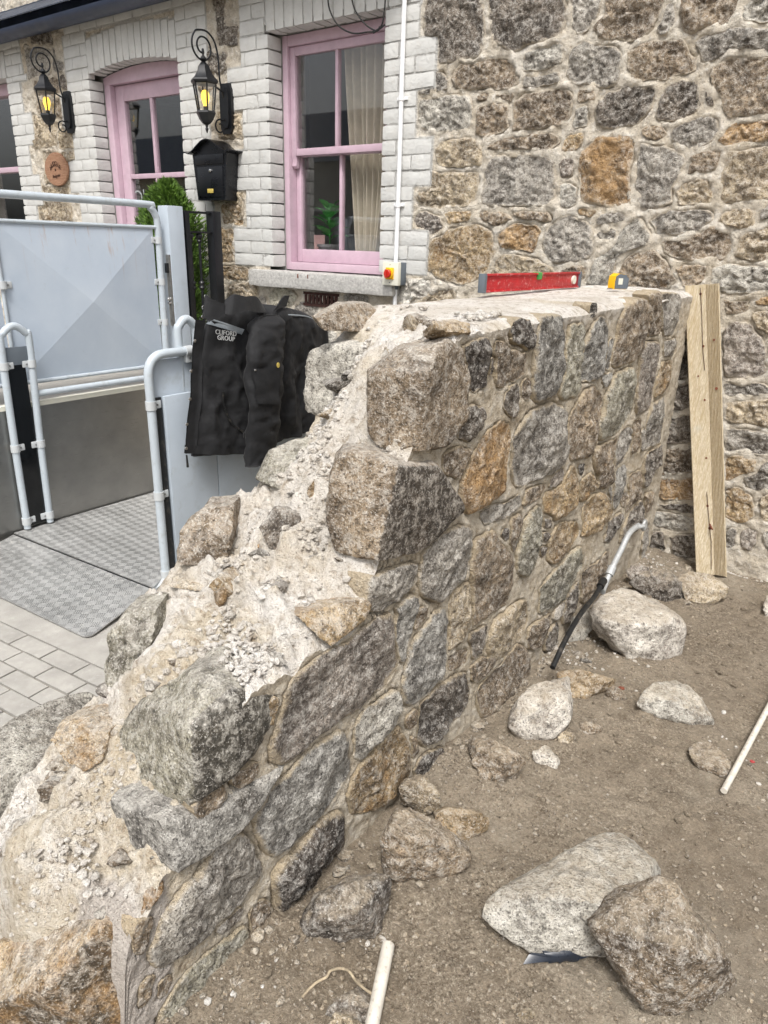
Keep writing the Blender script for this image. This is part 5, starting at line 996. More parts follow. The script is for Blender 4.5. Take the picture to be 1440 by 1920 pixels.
def clamp(p, axis, parent, dirv):
    """tube clip: sleeve round the tube and a screwed ear"""
    o = MB().lathe([(.0245, -.02), (.0245, .02)], p, 18, axis); d = np.array(dirv, float) * .03; q = np.array(p) + d
    hw = np.array([.006, .006, .018]) if axis == 2 else np.array([.012, .018, .018]); hw = np.where(np.abs(np.array(dirv)) > .5, .022, hw)
    c = o.box(q - hw, q + hw, .004).build('clip', MAT['clamp'], parent); n_ax = 0
    MB().lathe([(.005, 0), (.004, .003)], q + np.array((hw[0], 0, 0)), 10, 0).build('screw', MAT['steel'], c); return c
XR = -2.72
rail = spline([(XR, 1.925, -.10), (XR, 1.925, .4), (XR, 1.925, .83), (XR, 1.925, .92), (XR, 1.937, .97), (XR, 1.967, 1.0), (XR, 2.02, 1.012), (XR, 2.2, 1.012), (XR, 3.1, 1.012)], 6)
MB().tube(rail, .0205, 16).build('side_rail', MAT['lift_tube'], lift)
for z in (.79, .36, -.05): clamp((XR, 1.925, z), 2, lift, (0, 1, 0))
clamp((XR, 2.15, 1.012), 1, lift, (0, 0, -1))
MB().tube(spline([(XR - .03, 2.125, .8), (XR - .03, 2.125, 1.08), (XR - .03, 2.135, 1.125), (XR - .03, 2.175, 1.152), (XR - .03, 2.215, 1.125), (XR - .03, 2.225, 1.08), (XR - .03, 2.225, .8)], 5), .0195, 14).build('rail_loop', MAT['lift_tube'], lift)
MB().box((XR - .03, 1.95, -.1), (XR - .012, 3.1, .985), .002).build('inner_panel', MAT['lift'], lift)
MB().box((XR + .002, 1.985, -.12), (XR + .022, 2.268, .825), .003).build('side_panel', MAT['lift'], lift); MB().box((XR + .002, 2.272, -.12), (XR + .022, 3.1, .822), .003).build('side_panel', MAT['lift'], lift)
MB().box((XR - .01, 1.952, -.1), (XR + .001, 1.982, .82)).build('dark_channel', MAT['rubber'], lift)
XL_ = -3.885
MB().tube(spline([(XL_, 1.848, -.09), (XL_, 1.85, .4), (XL_, 1.86, .94), (XL_, 1.875, 1.0), (XL_, 1.94, 1.04), (XL_, 2.0, 1.0), (XL_, 2.015, .94), (XL_, 1.995, .4), (XL_, 1.985, -.09)], 6), .0195, 16).build('grab_loop', MAT['lift_tube'], lift)
for z, ya, yb_ in ((.835, 1.858, 2.01), (.385, 1.85, 1.995), (-.045, 1.848, 1.986)): clamp((XL_, ya, z), 2, lift, (0, 1, 0)); clamp((XL_, yb_, z), 2, lift, (0, -1, 0))
MB().box((XL_ - .008, 1.868, -.08), (XL_ - .002, 1.975, .905), .001).build('glazing_panel', MAT['dark_glass'], lift); MB().box((XL_ - .012, 1.862, .835), (XL_ + .003, 2.005, .93), .002).build('top_bracket', MAT['box_grey'], lift)
MB().tube([(XL_ - .01, 2.0, .665), (XL_ - .01, 3.0, .665)], .018, 14).build('kick_rail', MAT['lift_tube'], lift)
# gate
gate = empty('metal_gate', (-4.0, 2.9, ZL), 'pale blue-grey metal gate panel in a bent tube frame', 'gate'); XG = -4.0
MB().tube(spline([(XG, .9, 1.69), (XG, 1.9, 1.69), (XG, 2.88, 1.69), (XG, 2.95, 1.672), (XG, 2.985, 1.63), (XG, 2.995, 1.56), (XG, 2.99, 1.2), (XG, 2.98, .68)], 6), .021, 16).build('tube_frame', MAT['lift_tube'], gate)
MB().tube([(XG, .9, 1.56), (XG, 2.98, 1.56)], .011, 10).build('top_rail', MAT['lift_tube'], gate); MB().tube([(XG, .9, .712), (XG, 2.96, .712)], .012, 10).build('bottom_rail', MAT['lift_tube'], gate)
ya, yb_, za, zb_ = 1.985, 2.955, .722, 1.55; ym, zm_ = (ya + yb_) / 2, (za + zb_) / 2
def folded(ya, yb_):
    ym = (ya + yb_) / 2; V = [(XG, ya, za), (XG, yb_, za), (XG, yb_, zb_), (XG, ya, zb_), (XG + .045, ym, zm_)]; B = [(x - .004, y, z) for x, y, z in V]
    return MB().add(V + B, [(0, 1, 4), (1, 2, 4), (2, 3, 4), (3, 0, 4), (6, 5, 9), (7, 6, 9), (8, 7, 9), (5, 8, 9), (0, 5, 6, 1), (1, 6, 7, 2), (2, 7, 8, 3), (3, 8, 5, 0)])
folded(ya, yb_).build('panel', MAT['gate'], gate, smooth=False); folded(.95, 1.955).build('panel', MAT['gate'], gate, smooth=False)
MB().tube([(XG + .004, 1.97, .69), (XG + .004, 1.97, 1.58)], .010, 10).build('mullion', MAT['lift_tube'], gate)
for z in (1.485, 1.235, .985): clamp((XG, 2.99, z), 2, gate, (0, -1, 0))
clamp((XG + .004, 1.97, 1.24), 2, gate, (0, 1, 0))
post = empty('gate_post', (-4.0, 3.1, ZL), 'square pale grey gate post with steel lock plate', 'post')
MB().box((-4.055, 3.045, ZL), (-3.955, 3.165, 1.69), .008).build('shaft', MAT['lift'], post); lp = MB().box((-3.99, 3.03, .96), (-3.96, 3.044, 1.40), .002).build('lock_plate', MAT['steel'], post)
MB().box((-3.985, 3.012, 1.29), (-3.962, 3.03, 1.35), .004).build('latch', MAT['black_metal'], lp); MB().lathe([(.011, 0), (.011, -.02), (.006, -.024)], (-3.972, 3.03, 1.13), 14, 1).lathe([(.009, 0), (.009, -.018)], (-3.972, 3.03, 1.105), 12, 1).build('lock_knob', MAT['chrome'], lp)
# black railing
rl = empty('iron_railing', (-4.0, 3.35, ZL), 'black iron railing with collared balusters between gate post and cottage', 'railing')
MB().box((-4.035, 3.415, ZL), (-3.965, 3.485, 1.675), .004).build('post', MAT['black_metal'], rl); MB().box((-4.02, 3.17, 1.655), (-3.98, 3.415, 1.668), .002).build('top_rail', MAT['black_metal'], rl); MB().box((-4.02, 3.17, 1.535), (-3.98, 3.415, 1.547), .002).build('upper_rail', MAT['black_metal'], rl)
MB().box((-4.02, 3.17, .80), (-3.98, 3.415, .815), .002).build('lower_rail', MAT['black_metal'], rl); MB().box((-4.03, 3.19, ZL), (-3.97, 3.225, 1.66), .003).build('stile', MAT['black_metal'], rl)
for y in (3.245, 3.318):
    MB().lathe([(.009, -.73), (.009, -.36), (.016, -.355), (.021, -.345), (.014, -.335), (.014, -.325), (.021, -.315), (.016, -.305), (.009, -.30), (.009, -.06), (.018, -.05), (.012, -.04), (.022, -.03), (.024, -.015), (.012, -.002)], (-4.0, y, 1.537), 12).build('baluster', MAT['black_metal'], rl)
# conifer
cf = empty('conifer', (-4.42, 3.42, ZL), 'narrow bushy green conifer in a pot behind the gate post', 'shrub'); rg = np.random.default_rng(3); cfb = np.array((-4.42, 3.42, ZL))
MB().lathe([(.11, 0), (.14, .22), (.15, .22), (.15, .25), (.135, .25)], cfb, 24).build('pot', MAT['zincpot'], cf); MB().tube([cfb + (0, 0, .2), cfb + (0, 0, 1.1)], [.02, .008], 8).build('trunk', MAT['soil'], cf)
V = []; Fc = []
for i in range(16000):
    h = rg.random() ** .8; R = .185 * (1 - h ** 6) ** .8 * (.6 + .4 * min(1, h * 5 + .3)) + .012; a = rg.random() * 6.283; rr = R * (.45 + .6 * rg.random() ** .6) * (1 + .22 * math.sin(a * 3 + h * 9) + .15 * math.sin(a * 7 + h * 23))
    p = cfb + (rr * math.cos(a), rr * math.sin(a), .22 + 1.03 * h); d = np.array((math.cos(a) * .7, math.sin(a) * .7, .75)) + rg.normal(0, .4, 3); d /= np.linalg.norm(d); s = np.cross(d, rg.normal(0, 1, 3)); s /= np.linalg.norm(s)
    L = rg.uniform(.022, .06); W_ = rg.uniform(.003, .0065); n0 = len(V); V += [p - s * W_ * .6, p + d * L * .55 - s * W_, p + d * L, p + d * L * .5 + s * W_, p + s * W_ * .6]; Fc.append((n0, n0 + 1, n0 + 2, n0 + 3, n0 + 4))
mesh('crown', V, Fc, MAT['conifer'], cf, False)

# ================================================================== street side: pavement
tag(MB().box((-9, -6, -.35), (-1.30, 3.6, ZS - .012)).build('pavement_bed', MAT['joint'], smooth=False), kind='structure')
pav = empty('pavement', (-2.6, 1.0, ZS)); pav['kind'] = 'structure'
PA = H(17.5, 1207, 2, ZS); PB = H(136, 1264, 2, ZS); PC = H(57.5, 1191, 2, ZS)
eu = (PB - PA); eu /= np.linalg.norm(eu); ev = np.array((-eu[1], eu[0], 0)); LU, LV = .208, .0945
Rm = np.stack([eu, ev, np.array((0, 0, 1.))], 1)
for j in range(-9, 1):
    for i in range(-8, 8):
        o0 = PA + eu * (i + (.5 if j % 2 else 0)) * LU + ev * j * LV
        if not (-3.9 < o0[0] < -1.40 and .25 < o0[1]): continue
        v, f = rough_box((0, 0, -.05), (LU - .006, LV - .006, 0), (4, 3, 1), .004, .0018, i * 31 + j); v = v @ Rm.T + o0 + (0, 0, random.uniform(-.0015, .0015))
        mesh('paver', v, f, MAT['paver'], pav, True, sharp=50)
cs = PA + ev * LV; MB().add([tuple(cs + eu * -2 + (0, 0, 0)), tuple(cs + eu * 1.5), tuple(cs + eu * 1.5 + ev * .9), tuple(cs + eu * -2 + ev * .9)] + [tuple(cs + eu * -2 - (0, 0, .05)), tuple(cs + eu * 1.5 - (0, 0, .05)), tuple(cs + eu * 1.5 + ev * .9 - (0, 0, .05)), tuple(cs + eu * -2 + ev * .9 - (0, 0, .05))], [(0, 1, 2, 3), (7, 6, 5, 4), (0, 4, 5, 1), (1, 5, 6, 2), (2, 6, 7, 3), (3, 7, 4, 0)]).build('concrete_strip', MAT['concrete'], pav, smooth=False)
o = RK(ZP('0,1365,.16 60,1325,.17 120,1305,.16 180,1300,.12 200,1325,.05 205,1345,-.02 112,1420,.12 60,1470,.10 0,1500,.10 -60,1440,.16 110,1450,.03 60,1510,-.02 0,1570,-.05 -80,1600,-.05', 0, 0, 1), 'L', sub=5, back=(-.02, .02, -.10), seed=90, mat='granite_old', name='granite_block', parent=None, kk=16, rough=.8)
tag(o, 'large pale granite block on the pavement at the left edge', 'stone')

# ================================================================== jacket hung over the lift rail
jk = empty('work_jacket', (-2.66, 2.55, .5), 'black work jacket hung over the grey lift rail', 'jacket')
XJ = -2.635
n, m = 110, 90; t = np.linspace(0, 1, n); s = np.linspace(0, 1, m); Tt, Ss = np.meshgrid(t, s)
yl = np.interp(s, [0, .3, .6, .85, 1], [2.075, 2.10, 2.135, 2.19, 2.25]); yr = np.interp(s, [0, .5, .8, .93, 1], [2.93, 2.99, 3.05, 3.04, 2.98])
Yj = yl[:, None] * (1 - Tt) + yr[:, None] * Tt
zb = .535 - .03 * Tt; zt2 = np.interp(yl[-1] + (yr[-1] - yl[-1]) * t, [2.24, 2.4, 2.6, 2.75, 2.88, 2.98], [1.205, 1.215, 1.205, 1.18, 1.15, 1.10]); Zj = zb + (zt2[None] - zb) * Ss
p3 = np.stack([Yj, Zj, np.zeros_like(Yj)], -1)
fold = .012 * (.45 - np.abs(fbm(p3 * [1.2, .8, 1] + 3, 11, 3, 18))) * 2 + .018 * np.sin(Yj * 34 + Zj * 5 + 2 * fbm(p3, 3, 2, 5)) * (1 - .6 * Ss) + .026 * fbm(p3 * [1.6, .7, 1], 7, 3, 8) + .007 * fbm(p3, 22, 2, 9)
bul = .055 * np.sin(math.pi * np.clip(Tt, 0, 1)) ** .6 - .03 * np.exp(-((Tt - .42) / .05) ** 2)
Xj = XJ + bul + fold * np.clip(np.minimum(Tt, 1 - Tt) * 12, .3, 1) - .05 * np.clip((Ss - .9) / .1, 0, 1) ** 2
Fr = np.stack([Xj, Yj, Zj], -1).reshape(-1, 3); Bk = Fr.copy(); Bk[:, 0] = np.minimum(Fr[:, 0] - .012, XJ - .02 + fold.reshape(-1) * .3); f = [(j * n + i, j * n + i + 1, (j + 1) * n + i + 1, (j + 1) * n + i) for j in range(m - 1) for i in range(n - 1)]; N0 = n * m
f2 = [tuple(q + N0 for q in ff[::-1]) for ff in f]; rim = [j * n for j in range(m)] + [(m - 1) * n + i for i in range(1, n)] + [j * n + n - 1 for j in range(m - 2, -1, -1)] + [i for i in range(n - 2, 0, -1)]
mesh('body', np.vstack([Fr, Bk]), f + f2 + [(rim[k], rim[(k + 1) % len(rim)], rim[(k + 1) % len(rim)] + N0, rim[k] + N0) for k in range(len(rim))], MAT['fabric'], jk)
def jx(y, z):
    d = (Fr[:, 1] - y) ** 2 + (Fr[:, 2] - z) ** 2; return Fr[np.argmin(d), 0]
def jq(u, v): h = H(u, v, 0, -2.61); return h[1], h[2]
def patch(name, quad, mat, lift_=.004, nu=16, nv=4):
    """strip of cloth lying on the jacket: four photo corners"""
    Q = [np.array(jq(u, v)) for u, v in quad]; V = []
    for j in range(nv):
        for i in range(nu):
            a, b_ = i / (nu - 1), j / (nv - 1); p = (Q[0] * (1 - a) + Q[1] * a) * (1 - b_) + (Q[3] * (1 - a) + Q[2] * a) * b_; V.append((jx(*p) + lift_, p[0], p[1]))
    f = [(j * nu + i, j * nu + i + 1, (j + 1) * nu + i + 1, (j + 1) * nu + i) for j in range(nv - 1) for i in range(nu - 1)]; k = len(V)
    return mesh(name, V + [(x - lift_ * 1.5, y, z) for x, y, z in V], f + [tuple(q + k for q in ff[::-1]) for ff in f], mat, jk)
patch('reflective_strip', [(394, 608), (404, 599), (453, 617), (449, 627)], MAT['reflect'], .006)
pts = [jq(u, v) for u, v in ((512, 590), (540, 590), (570, 593), (594, 601))]; MB().tube(spline([(jx(*p) + .004, p[0], p[1]) for p in pts], 6), .0045, 6).build('reflective_piping', MAT['reflect'], jk)
for (u, v) in ((392, 556), (387, 577), (386, 595), (371, 640), (364, 697), (360, 749), (356, 797), (354, 842)):
    p = jq(u, v); MB().lathe([(.0085, 0), (.0075, .003), (.004, .004)], (max(jx(*p), XJ) + .003, p[0], p[1]), 12, 0).build('snap_button', MAT['chrome'], jk)
p = jq(416, 623.5); x = max(jx(p[0] + k, p[1]) for k in (-.08, -.04, 0, .04, .08)) + .008; text_part('chest_lettering', 'CLIFORD', .030, .001, MAT['white_ink'], jk, (x, p[0], p[1]), (0.0, 1, -.16), (0, .12, 1), spacing=1.05); p = jq(416, 633.5); text_part('chest_lettering', 'GROUP', .030, .001, MAT['white_ink'], jk, (x, p[0], p[1]), (0, 1, -.16), (0, .12, 1), spacing=1.05)
# hem band, placket, collar
patch('hem_band', [(353, 836), (462, 836), (462, 850), (352, 852)], MAT['fabric'], .006, 30, 4); patch('placket', [(374, 600), (389, 602), (372, 838), (354, 838)], MAT['fabric'], .006, 6, 40)
col = MB()
def ribbon(mb, A, B, th=.008):
    A = [np.array(a) for a in A]; B = [np.array(b_) for b_ in B]; n = len(A); d = np.array((-th, 0, 0)); V = A + B + [a + d for a in A] + [b_ + d for b_ in B]
    f = []
    for i in range(n - 1): f += [(i, i + 1, n + i + 1, n + i), (2 * n + i, 3 * n + i, 3 * n + i + 1, 2 * n + i + 1), (n + i, n + i + 1, 3 * n + i + 1, 3 * n + i), (i + 1, i, 2 * n + i, 2 * n + i + 1)]
    f += [(0, n, 3 * n, 2 * n), (n - 1, 2 * n + n - 1, 3 * n + n - 1, 2 * n - 1)]; mb.add(V, f)
def jp(u, v, dx=0.): h = H(u, v, 0, -2.58 + dx); return h
ribbon(col, spline([jp(387, 552, .0), jp(400, 562, .02), jp(422, 570, .03)], 5), spline([jp(381, 596, .01), jp(398, 600, .03), jp(420, 590, .04)], 5))
ribbon(col, spline([jp(424, 562, .02), jp(440, 552, .035), jp(462, 556, .03), jp(480, 556, .01), jp(493, 572, -.02)], 6), spline([jp(420, 588, .035), jp(436, 590, .06), jp(462, 582, .06), jp(482, 586, .03), jp(500, 586, .0)], 6))
ribbon(col, spline([jp(430, 566, -.06), jp(455, 556, -.07), jp(480, 560, -.06)], 5), spline([jp(430, 590, -.05), jp(455, 588, -.06), jp(485, 590, -.05)], 5))
ribbon(col, spline([jp(520, 574, -.0), jp(533, 556, -.01), jp(543, 554, -.02)], 5), spline([jp(512, 584, .0), jp(527, 577, .0), jp(537, 575, -.01)], 5)); col.build('collar', MAT['fabric'], jk, sharp=60)
# sleeve
def sleeve_mesh():
    ctr = spline([jp(500, 590, -.01), jp(498, 616, .02), jp(495, 660, .045), jp(494, 710, .055), jp(494, 770, .06), jp(490, 825, .05), jp(485, 868, .04)], 10); ctr = np.array(ctr); L = len(ctr); nn_ = 44; V = []
    tt = np.linspace(0, 1, L); ry = np.interp(tt, [0, .12, .3, .5, .75, 1], [.07, .112, .122, .115, .105, .094]); rx = np.interp(tt, [0, .12, .4, 1], [.02, .05, .052, .045])
    for i in range(L):
        for k in range(nn_):
            a = 2 * math.pi * k / nn_; V.append(ctr[i] + (rx[i] * math.cos(a), ry[i] * math.sin(a), .012 * math.sin(a) * 0))
    V = np.array(V); q = V * [1, 1, 1.6]; V[:, 0] += fbm(q, 9, 3, 71) * .022 + (.4 - np.abs(fbm(q + 2, 13, 3, 75))) * .022 + .004 * np.sin(V[:, 2] * 62 + V[:, 1] * 40) * np.clip((1.0 - V[:, 2]) * 4, 0, 1); V[:, 1] += fbm(q + 5, 7, 3, 73) * .016
    f = [(i * nn_ + k, i * nn_ + (k + 1) % nn_, (i + 1) * nn_ + (k + 1) % nn_, (i + 1) * nn_ + k) for i in range(L - 1) for k in range(nn_)] + [tuple(range(nn_)), tuple((L - 1) * nn_ + k for k in range(nn_))[::-1]]
    return V, [q[::-1] for q in f]
SV, SF = sleeve_mesh(); slv = mesh('sleeve', SV, SF, MAT['fabric'], jk)
def sx_(y, z): d = (SV[:, 1] - y) ** 2 + (SV[:, 2] - z) ** 2 - SV[:, 0] * .02; return SV[np.argmin(d), 0]
def spatch(name, quad, mat, parent, up=.006, nu=8, nv=8):
    Q = [np.array(H(u, v, 0, -2.50)[1:]) for u, v in quad]; V = []
    for j in range(nv):
        for i in range(nu):
            a, b_ = i / (nu - 1), j / (nv - 1); p = (Q[0] * (1 - a) + Q[1] * a) * (1 - b_) + (Q[3] * (1 - a) + Q[2] * a) * b_; V.append((sx_(*p) + up, p[0], p[1]))
    k = len(V); f = [(j * nu + i, j * nu + i + 1, (j + 1) * nu + i + 1, (j + 1) * nu + i) for j in range(nv - 1) for i in range(nu - 1)]
    return mesh(name, V + [(x - up * 1.6, y, z) for x, y, z in V], f + [tuple(q + k for q in ff[::-1]) for ff in f], mat, parent)
spatch('sleeve_pocket', [(470, 690), (516, 692), (514, 757), (474, 755)], MAT['fabric'], slv)
for (u, v) in ((473, 693), (514, 694)):
    p = H(u, v, 0, -2.5)[1:]; MB().lathe([(.006, 0), (.005, .003)], (sx_(*p) + .006, p[0], p[1]), 10, 0).build('rivet', MAT['chrome'], slv)
p = H(512, 683, 0, -2.5)[1:]; MB().lathe([(.013, 0), (.013, .003), (.006, .003)], (sx_(*p) + .003, p[0], p[1]), 16, 0, sx=.7).build('badge', MAT['brass'], slv)
# slanted pocket opening, zip pullers
pts = [jq(u, v) for u, v in ((414, 733), (418, 760), (428, 790), (448, 808))]; MB().tube(spline([(jx(*p) + .006, p[0], p[1]) for p in pts], 6), .005, 6).build('pocket_zip', MAT['rubber'], jk); p = jq(448, 812); MB().box((jx(*p) + .006, p[0] - .004, p[1] - .02), (jx(*p) + .012, p[0] + .004, p[1] + .012), .002).build('zip_puller', MAT['chrome'], jk)
p = jq(354, 858); MB().tube([(XJ + .01, p[0], p[1] + .01), (XJ + .01, p[0] + .002, p[1] - .05)], [.004, .006], 8).build('zip_puller', MAT['rubber'], jk)

# ================================================================== tools, timber, pipes
lv = empty('spirit_level', (-1.36, 2.97, 1.335), 'red scuffed spirit level lying on top of the stone wall', 'spirit level')
A = H(906, 552, 2, 1.338); B = H(1088, 541, 2, 1.338); d = B - A; LLen = np.linalg.norm(d[:2]); th = math.atan2(d[1], d[0])
def lvb(mb): return mb.xf(rotz(th), (0, 0, 0))
def lvpart(nm, mb, mat): mb.xf(rotz(th)); mb.v = [tuple(np.array(p) + (A[0], A[1], 1.343)) for p in mb.v]; return mb.build(nm, MAT[mat], lv)
lvpart('body', MB().box((.02, .006, .006), (LLen - .02, .019, .060), .001).box((.02, 0, 0), (LLen - .02, .025, .007), .0015).box((.02, 0, .059), (LLen - .02, .025, .066), .0015), 'red_level')
lvpart('end_cap', MB().box((0, -.001, -.001), (.02, .026, .067), .003), 'box_grey'); lvpart('end_cap', MB().box((LLen - .02, -.001, -.001), (LLen, .026, .067), .003), 'box_grey')
lvpart('bubble_vial', MB().box((LLen * .50, -.002, .040), (LLen * .54, .027, .068), .003), 'leaf'); lvpart('end_vial', MB().lathe([(.018, -.003), (.018, .029)], (LLen - .075, 0, .034), 20, 1), 'cream_plastic')
TP = H(1156, 545, 2, 1.338); tm = empty('tape_measure', (TP[0], TP[1], 1.338), 'yellow and grey tape measure standing on the stone wall', 'tape measure')
prof = [(-.036, 0), (.036, 0), (.038, .01), (.034, .045), (.02, .062), (-.015, .066), (-.034, .055), (-.038, .03)]
def tmp_(nm, mb, mat): mb.xf(rotz(R_(62))); mb.v = [tuple(np.array(p) + (TP[0], TP[1], 1.345)) for p in mb.v]; return mb.build(nm, MAT[mat], tm)
tmp_('case', MB().prism(prof, 1, -.018, .018), 'yellow'); tmp_('side_grip', MB().prism([(a * .96 + .004, b_ * .94 + .002) for a, b_ in prof], 1, -.023, -.018), 'box_grey'); tmp_('side_grip', MB().prism([(a * .96 + .004, b_ * .94 + .002) for a, b_ in prof], 1, .018, .023), 'box_grey')
tmp_('rear_grip', MB().box((.015, -.024, .004), (.042, .024, .05), .006), 'box_grey'); tmp_('label', MB().prism([(-.018, .02), (.006, .02), (.006, .046), (-.018, .046)], 1, -.0245, -.0235), 'cream_plastic'); tmp_('hook', MB().box((-.045, -.012, .0), (-.036, .012, .004)), 'steel')
# plank leaning on the cottage
pk = empty('timber_plank', (-.57, 3.545, 0), 'pale weathered timber plank leaning against the rubble cottage wall', 'plank')
pb = [H(1305, 1072, 2, 0.0), H(1363, 1082, 2, 0.0)]; pt = [H(1284, 536, 1, 3.655), H(1349, 531, 1, 3.655)]
ux = pb[1] - pb[0]; nrm = np.cross(pt[0] - pb[0], ux); nrm /= np.linalg.norm(nrm); nrm = -nrm if nrm[1] > 0 else nrm
g = [(0, 0), (.012, 0), (.015, .004), (.10, .004), (.103, 0)] + [(.60 + .045 * k + o_, dz) for k in range(8) for o_, dz in ((0, 0), (.010, -.007), (.030, -.007), (.040, 0))] + [(.985, 0), (1, -.003)]
V = []
rws = 24
for j in range(rws):
    t = j / (rws - 1); L_ = pb[0] * (1 - t) + pt[0] * t; R2 = pb[1] * (1 - t) + pt[1] * t
    for a, dz in g: V.append(L_ + (R2 - L_) * a + nrm * (.0 + dz + .0012 * math.sin(7 * t + a * 3)))
    V.append(R2 - nrm * .034); V.append(L_ - nrm * .034)
k = len(g) + 2; f = [(j * k + i, j * k + (i + 1) % k, (j + 1) * k + (i + 1) % k, (j + 1) * k + i) for j in range(rws - 1) for i in range(k)] + [tuple(range(k))[::-1], tuple((rws - 1) * k + i for i in range(k))]
bo = MB().add(V, f).build('board', MAT['timber'], pk, smooth=False)
def onplank(a, t, off=.0): L_ = pb[0] * (1 - t) + pt[0] * t; R2 = pb[1] * (1 - t) + pt[1] * t; return L_ + (R2 - L_) * a + nrm * off
for (a, t, r) in ((.45, .97, .006), (.48, .80, .006), (.47, .62, .005), (.46, .42, .005), (.45, .25, .006), (.50, .17, .008), (.8, .82, .005), (.83, .66, .007), (.3, .70, .004)):
    p = onplank(a, t, .003); MB().lathe([(.001, .003), (r * .7, .0028), (r, 0)], p, 10, 1).build('knot', MAT['rust_bit'], pk)
MB().tube([onplank(.45, .99, .0045), onplank(.47, .9, .0045), onplank(.46, .8, .0045), onplank(.50, .72, .0045)], .0014, 5).build('split', MAT['burnt'], pk); MB().tube([onplank(.44, .3, .0045), onplank(.47, .22, .0045), onplank(.53, .12, .0045), onplank(.50, 0.02, .0045)], .0014, 5).build('split', MAT['burnt'], pk)
MB().tube([onplank(.5, .185, .002), onplank(.57, .172, .035)], .004, 8).build('nail', MAT['rust_bit'], pk)
# pipe and hose along the wall foot
pp = empty('water_pipe', (-.84, 3.0, .1), 'whitened metal pipe with brass elbow sloping down along the wall foot', 'pipe')
Q = [H(u, v, 0, -.845) for u, v in ((1197, 985), (1180, 1000), (1165, 1030), (1150, 1060), (1142, 1078))]
MB().tube(spline(Q, 6), .0125, 14).build('pipe_run', MAT['grey_pipe'], pp); MB().tube([lerp(Q[-1], Q[-2], .8), lerp(Q[-1], Q[-2], .0)], .018, 14).build('coupling', MAT['grey_pipe'], pp); MB().tube([Q[-1], Q[-1] + (.0, -.03, -.03), H(1130, 1110, 0, -.83)], .012, 12).build('pipe_tail', MAT['grey_pipe'], pp)
p = H(1208, 985, 0, -.85); rr = MB(); rr.tube([p + (0, .022 * math.cos(a), .022 * math.sin(a)) for a in np.linspace(0, 2 * math.pi, 15)[:-1]], .008, 8, closed=True); rr.build('flange', MAT['grey_pipe'], pp)
MB().tube([Q[0] + (0, -.03, 0), Q[0] + (.02, -.0, .0), p], .010, 10).build('strap', MAT['grey_pipe'], pp)
ho = empty('black_hose', (-.83, 2.4, .0), 'stiff black hose running from the pipe down to the sand', 'hose'); Q = [H(1132, 1088, 0, -.83), H(1115, 1118, 0, -.82), H(1088, 1152, 0, -.80), H(1060, 1200, 0, -.785), H(1036, 1252, 0, -.77)]
MB().tube(spline(Q, 6), .010, 12).build('hose_run', MAT['rubber'], ho); MB().tube([Q[0], lerp(Q[0], Q[1], .4)], .016, 14).build('compression_nut', MAT['rubber'], ho)
# rods, cord, scraps
def rod(name, p0, p1, r, mat, label, cat):
    o = MB().tube([lerp(p0, p1, t) for t in np.linspace(0, 1, 12)], r, 14).build(name, MAT[mat]); return tag(o, label, cat)
rod('white_pipe', H(728, 1772, 2, .035), H(690, 1960, 2, .03), .0145, 'dirty_plastic', 'mud-spattered white plastic pipe at the bottom edge of the picture', 'pipe')
rod('pale_rod', H(1357, 1483, 2, .018), H(1475, 1262, 2, .03), .0095, 'dirty_plastic', 'long pale speckled rod lying on the dirt at right', 'rod')
tag(MB().tube(spline([H(u, v, 2, z) for u, v, z in ((556, 1905, .01), (566, 1872, .012), (590, 1845, .014), (612, 1832, .02), (620, 1820, .03), (640, 1816, .035), (655, 1822, .03), (668, 1840, .03), (685, 1855, .03), (705, 1868, .025))], 6), .003, 8).build('cord', MAT['cord']), 'frayed pale cord looped on the sand beside the white pipe', 'cord')
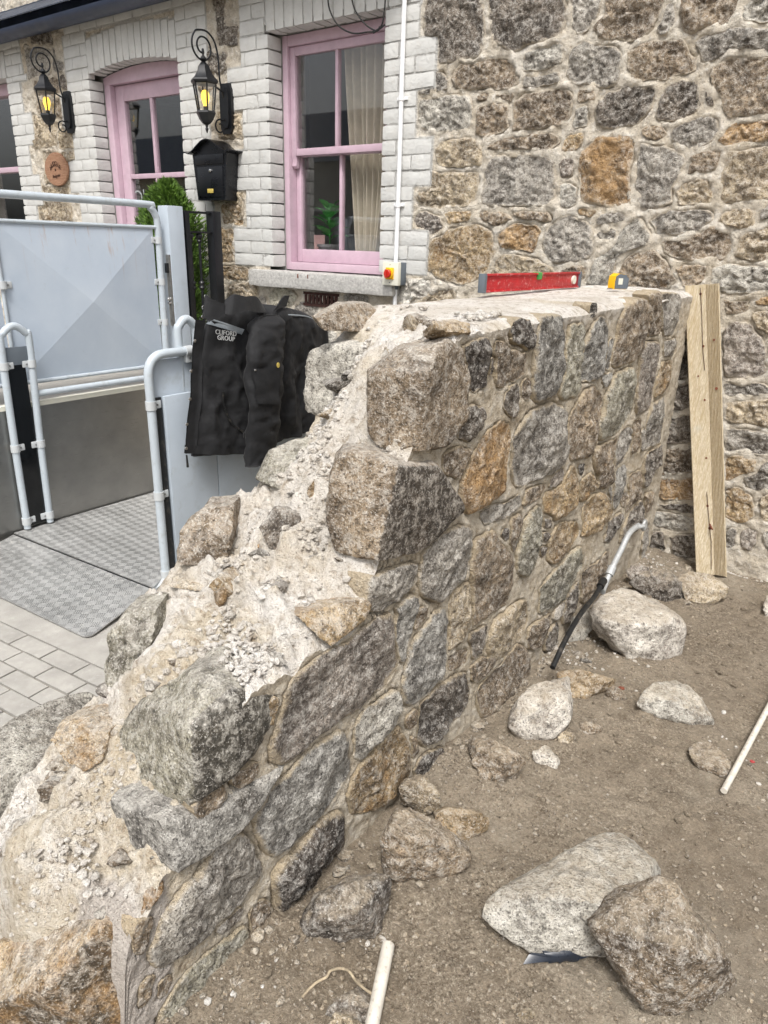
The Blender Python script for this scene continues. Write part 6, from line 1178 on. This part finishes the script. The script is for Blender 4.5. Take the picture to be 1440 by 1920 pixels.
sc = RK(ZP('565,1335,.012 590,1285,.03 680,1268,.035 880,1290,.03 870,1310,.012 720,1330,.006 640,1338,.006', 680, 1100, 1.895), 'K', sub=3, back=(0, 0, -.006), seed=95, name='plastic_scrap', parent=None, rough=.5); sc.data.materials[0] = MAT['scrap']; tag(sc, 'dark scrap of plastic sheet trapped under the pale slab', 'plastic')
for nm, u, v, z, r, mt, lab in (('red_scrap', 1411, 1428, .012, .006, 'red_bit', 'tiny red scrap beside the pale rod'), ('tile_chip', 1166, 1290, .012, .009, 'rust_bit', 'orange terracotta chip near the ochre broken stone'), ('clay_chip', 1254, 1252, .012, .005, 'rust_bit', 'tiny brown clay chip in front of the big whitish boulder')):
    c = H(u, v, 2, z); D0, F0 = ico(2); rg = np.random.default_rng(int(u)); V = c + D0 * (1 + rg.normal(0, .15, (len(D0), 1))) * r * np.array((1.3, 1, .6)); tag(mesh(nm, V, F0, MAT[mt], None, True, sharp=40), lab, 'scrap')

# ================================================================== terrace across the street, mirrored in the panes
MAT['render_wall'] = plain('cream_render', (196, 190, 176), .9, var=.06, scale=2); MAT['dark_pane'] = plain('dark_window_pane', (40, 46, 52), .15)
for hi, (xa, mt, lab) in enumerate(((-30, 'render_wall', 'cream rendered terraced house across the street, leftmost'), (-22, 'room_pale', 'grey rendered terraced house across the street, second from left'), (-14, 'render_wall', 'cream rendered terraced house across the street, nearest the yard'))):
    hh_ = empty('terraced_house', (xa + 4, -11, ZS), lab, 'house', 'terrace across the street'); zt3 = 3.5 + .25 * hi
    MB().box((xa, -14, ZS), (xa + 7.96, -10, zt3)).build('wall', MAT[mt], hh_, smooth=False)
    rf = MB().prism([(-9.75, zt3), (-12, zt3 + 1.7), (-14.2, zt3)], 0, xa, xa + 7.96).build('roof', MAT['slate'], hh_, smooth=False); MB().box((xa + .3, -12.4, zt3 + 1.2), (xa + 1.2, -11.6, zt3 + 2.5)).build('chimney', MAT['brick_red'], rf, smooth=False)
    for k in range(3):
        wx = xa + .9 + k * 2.5; w_ = MB().box((wx, -10.03, .9 if k != 1 else ZS), (wx + 1.2, -9.97, 2.5), .01).build('window' if k != 1 else 'door', MAT['white_plastic'], hh_)
        MB().box((wx + .08, -9.965, 1.0), (wx + 1.12, -9.955, 2.4)).build('pane', MAT['dark_pane'], w_, smooth=False)
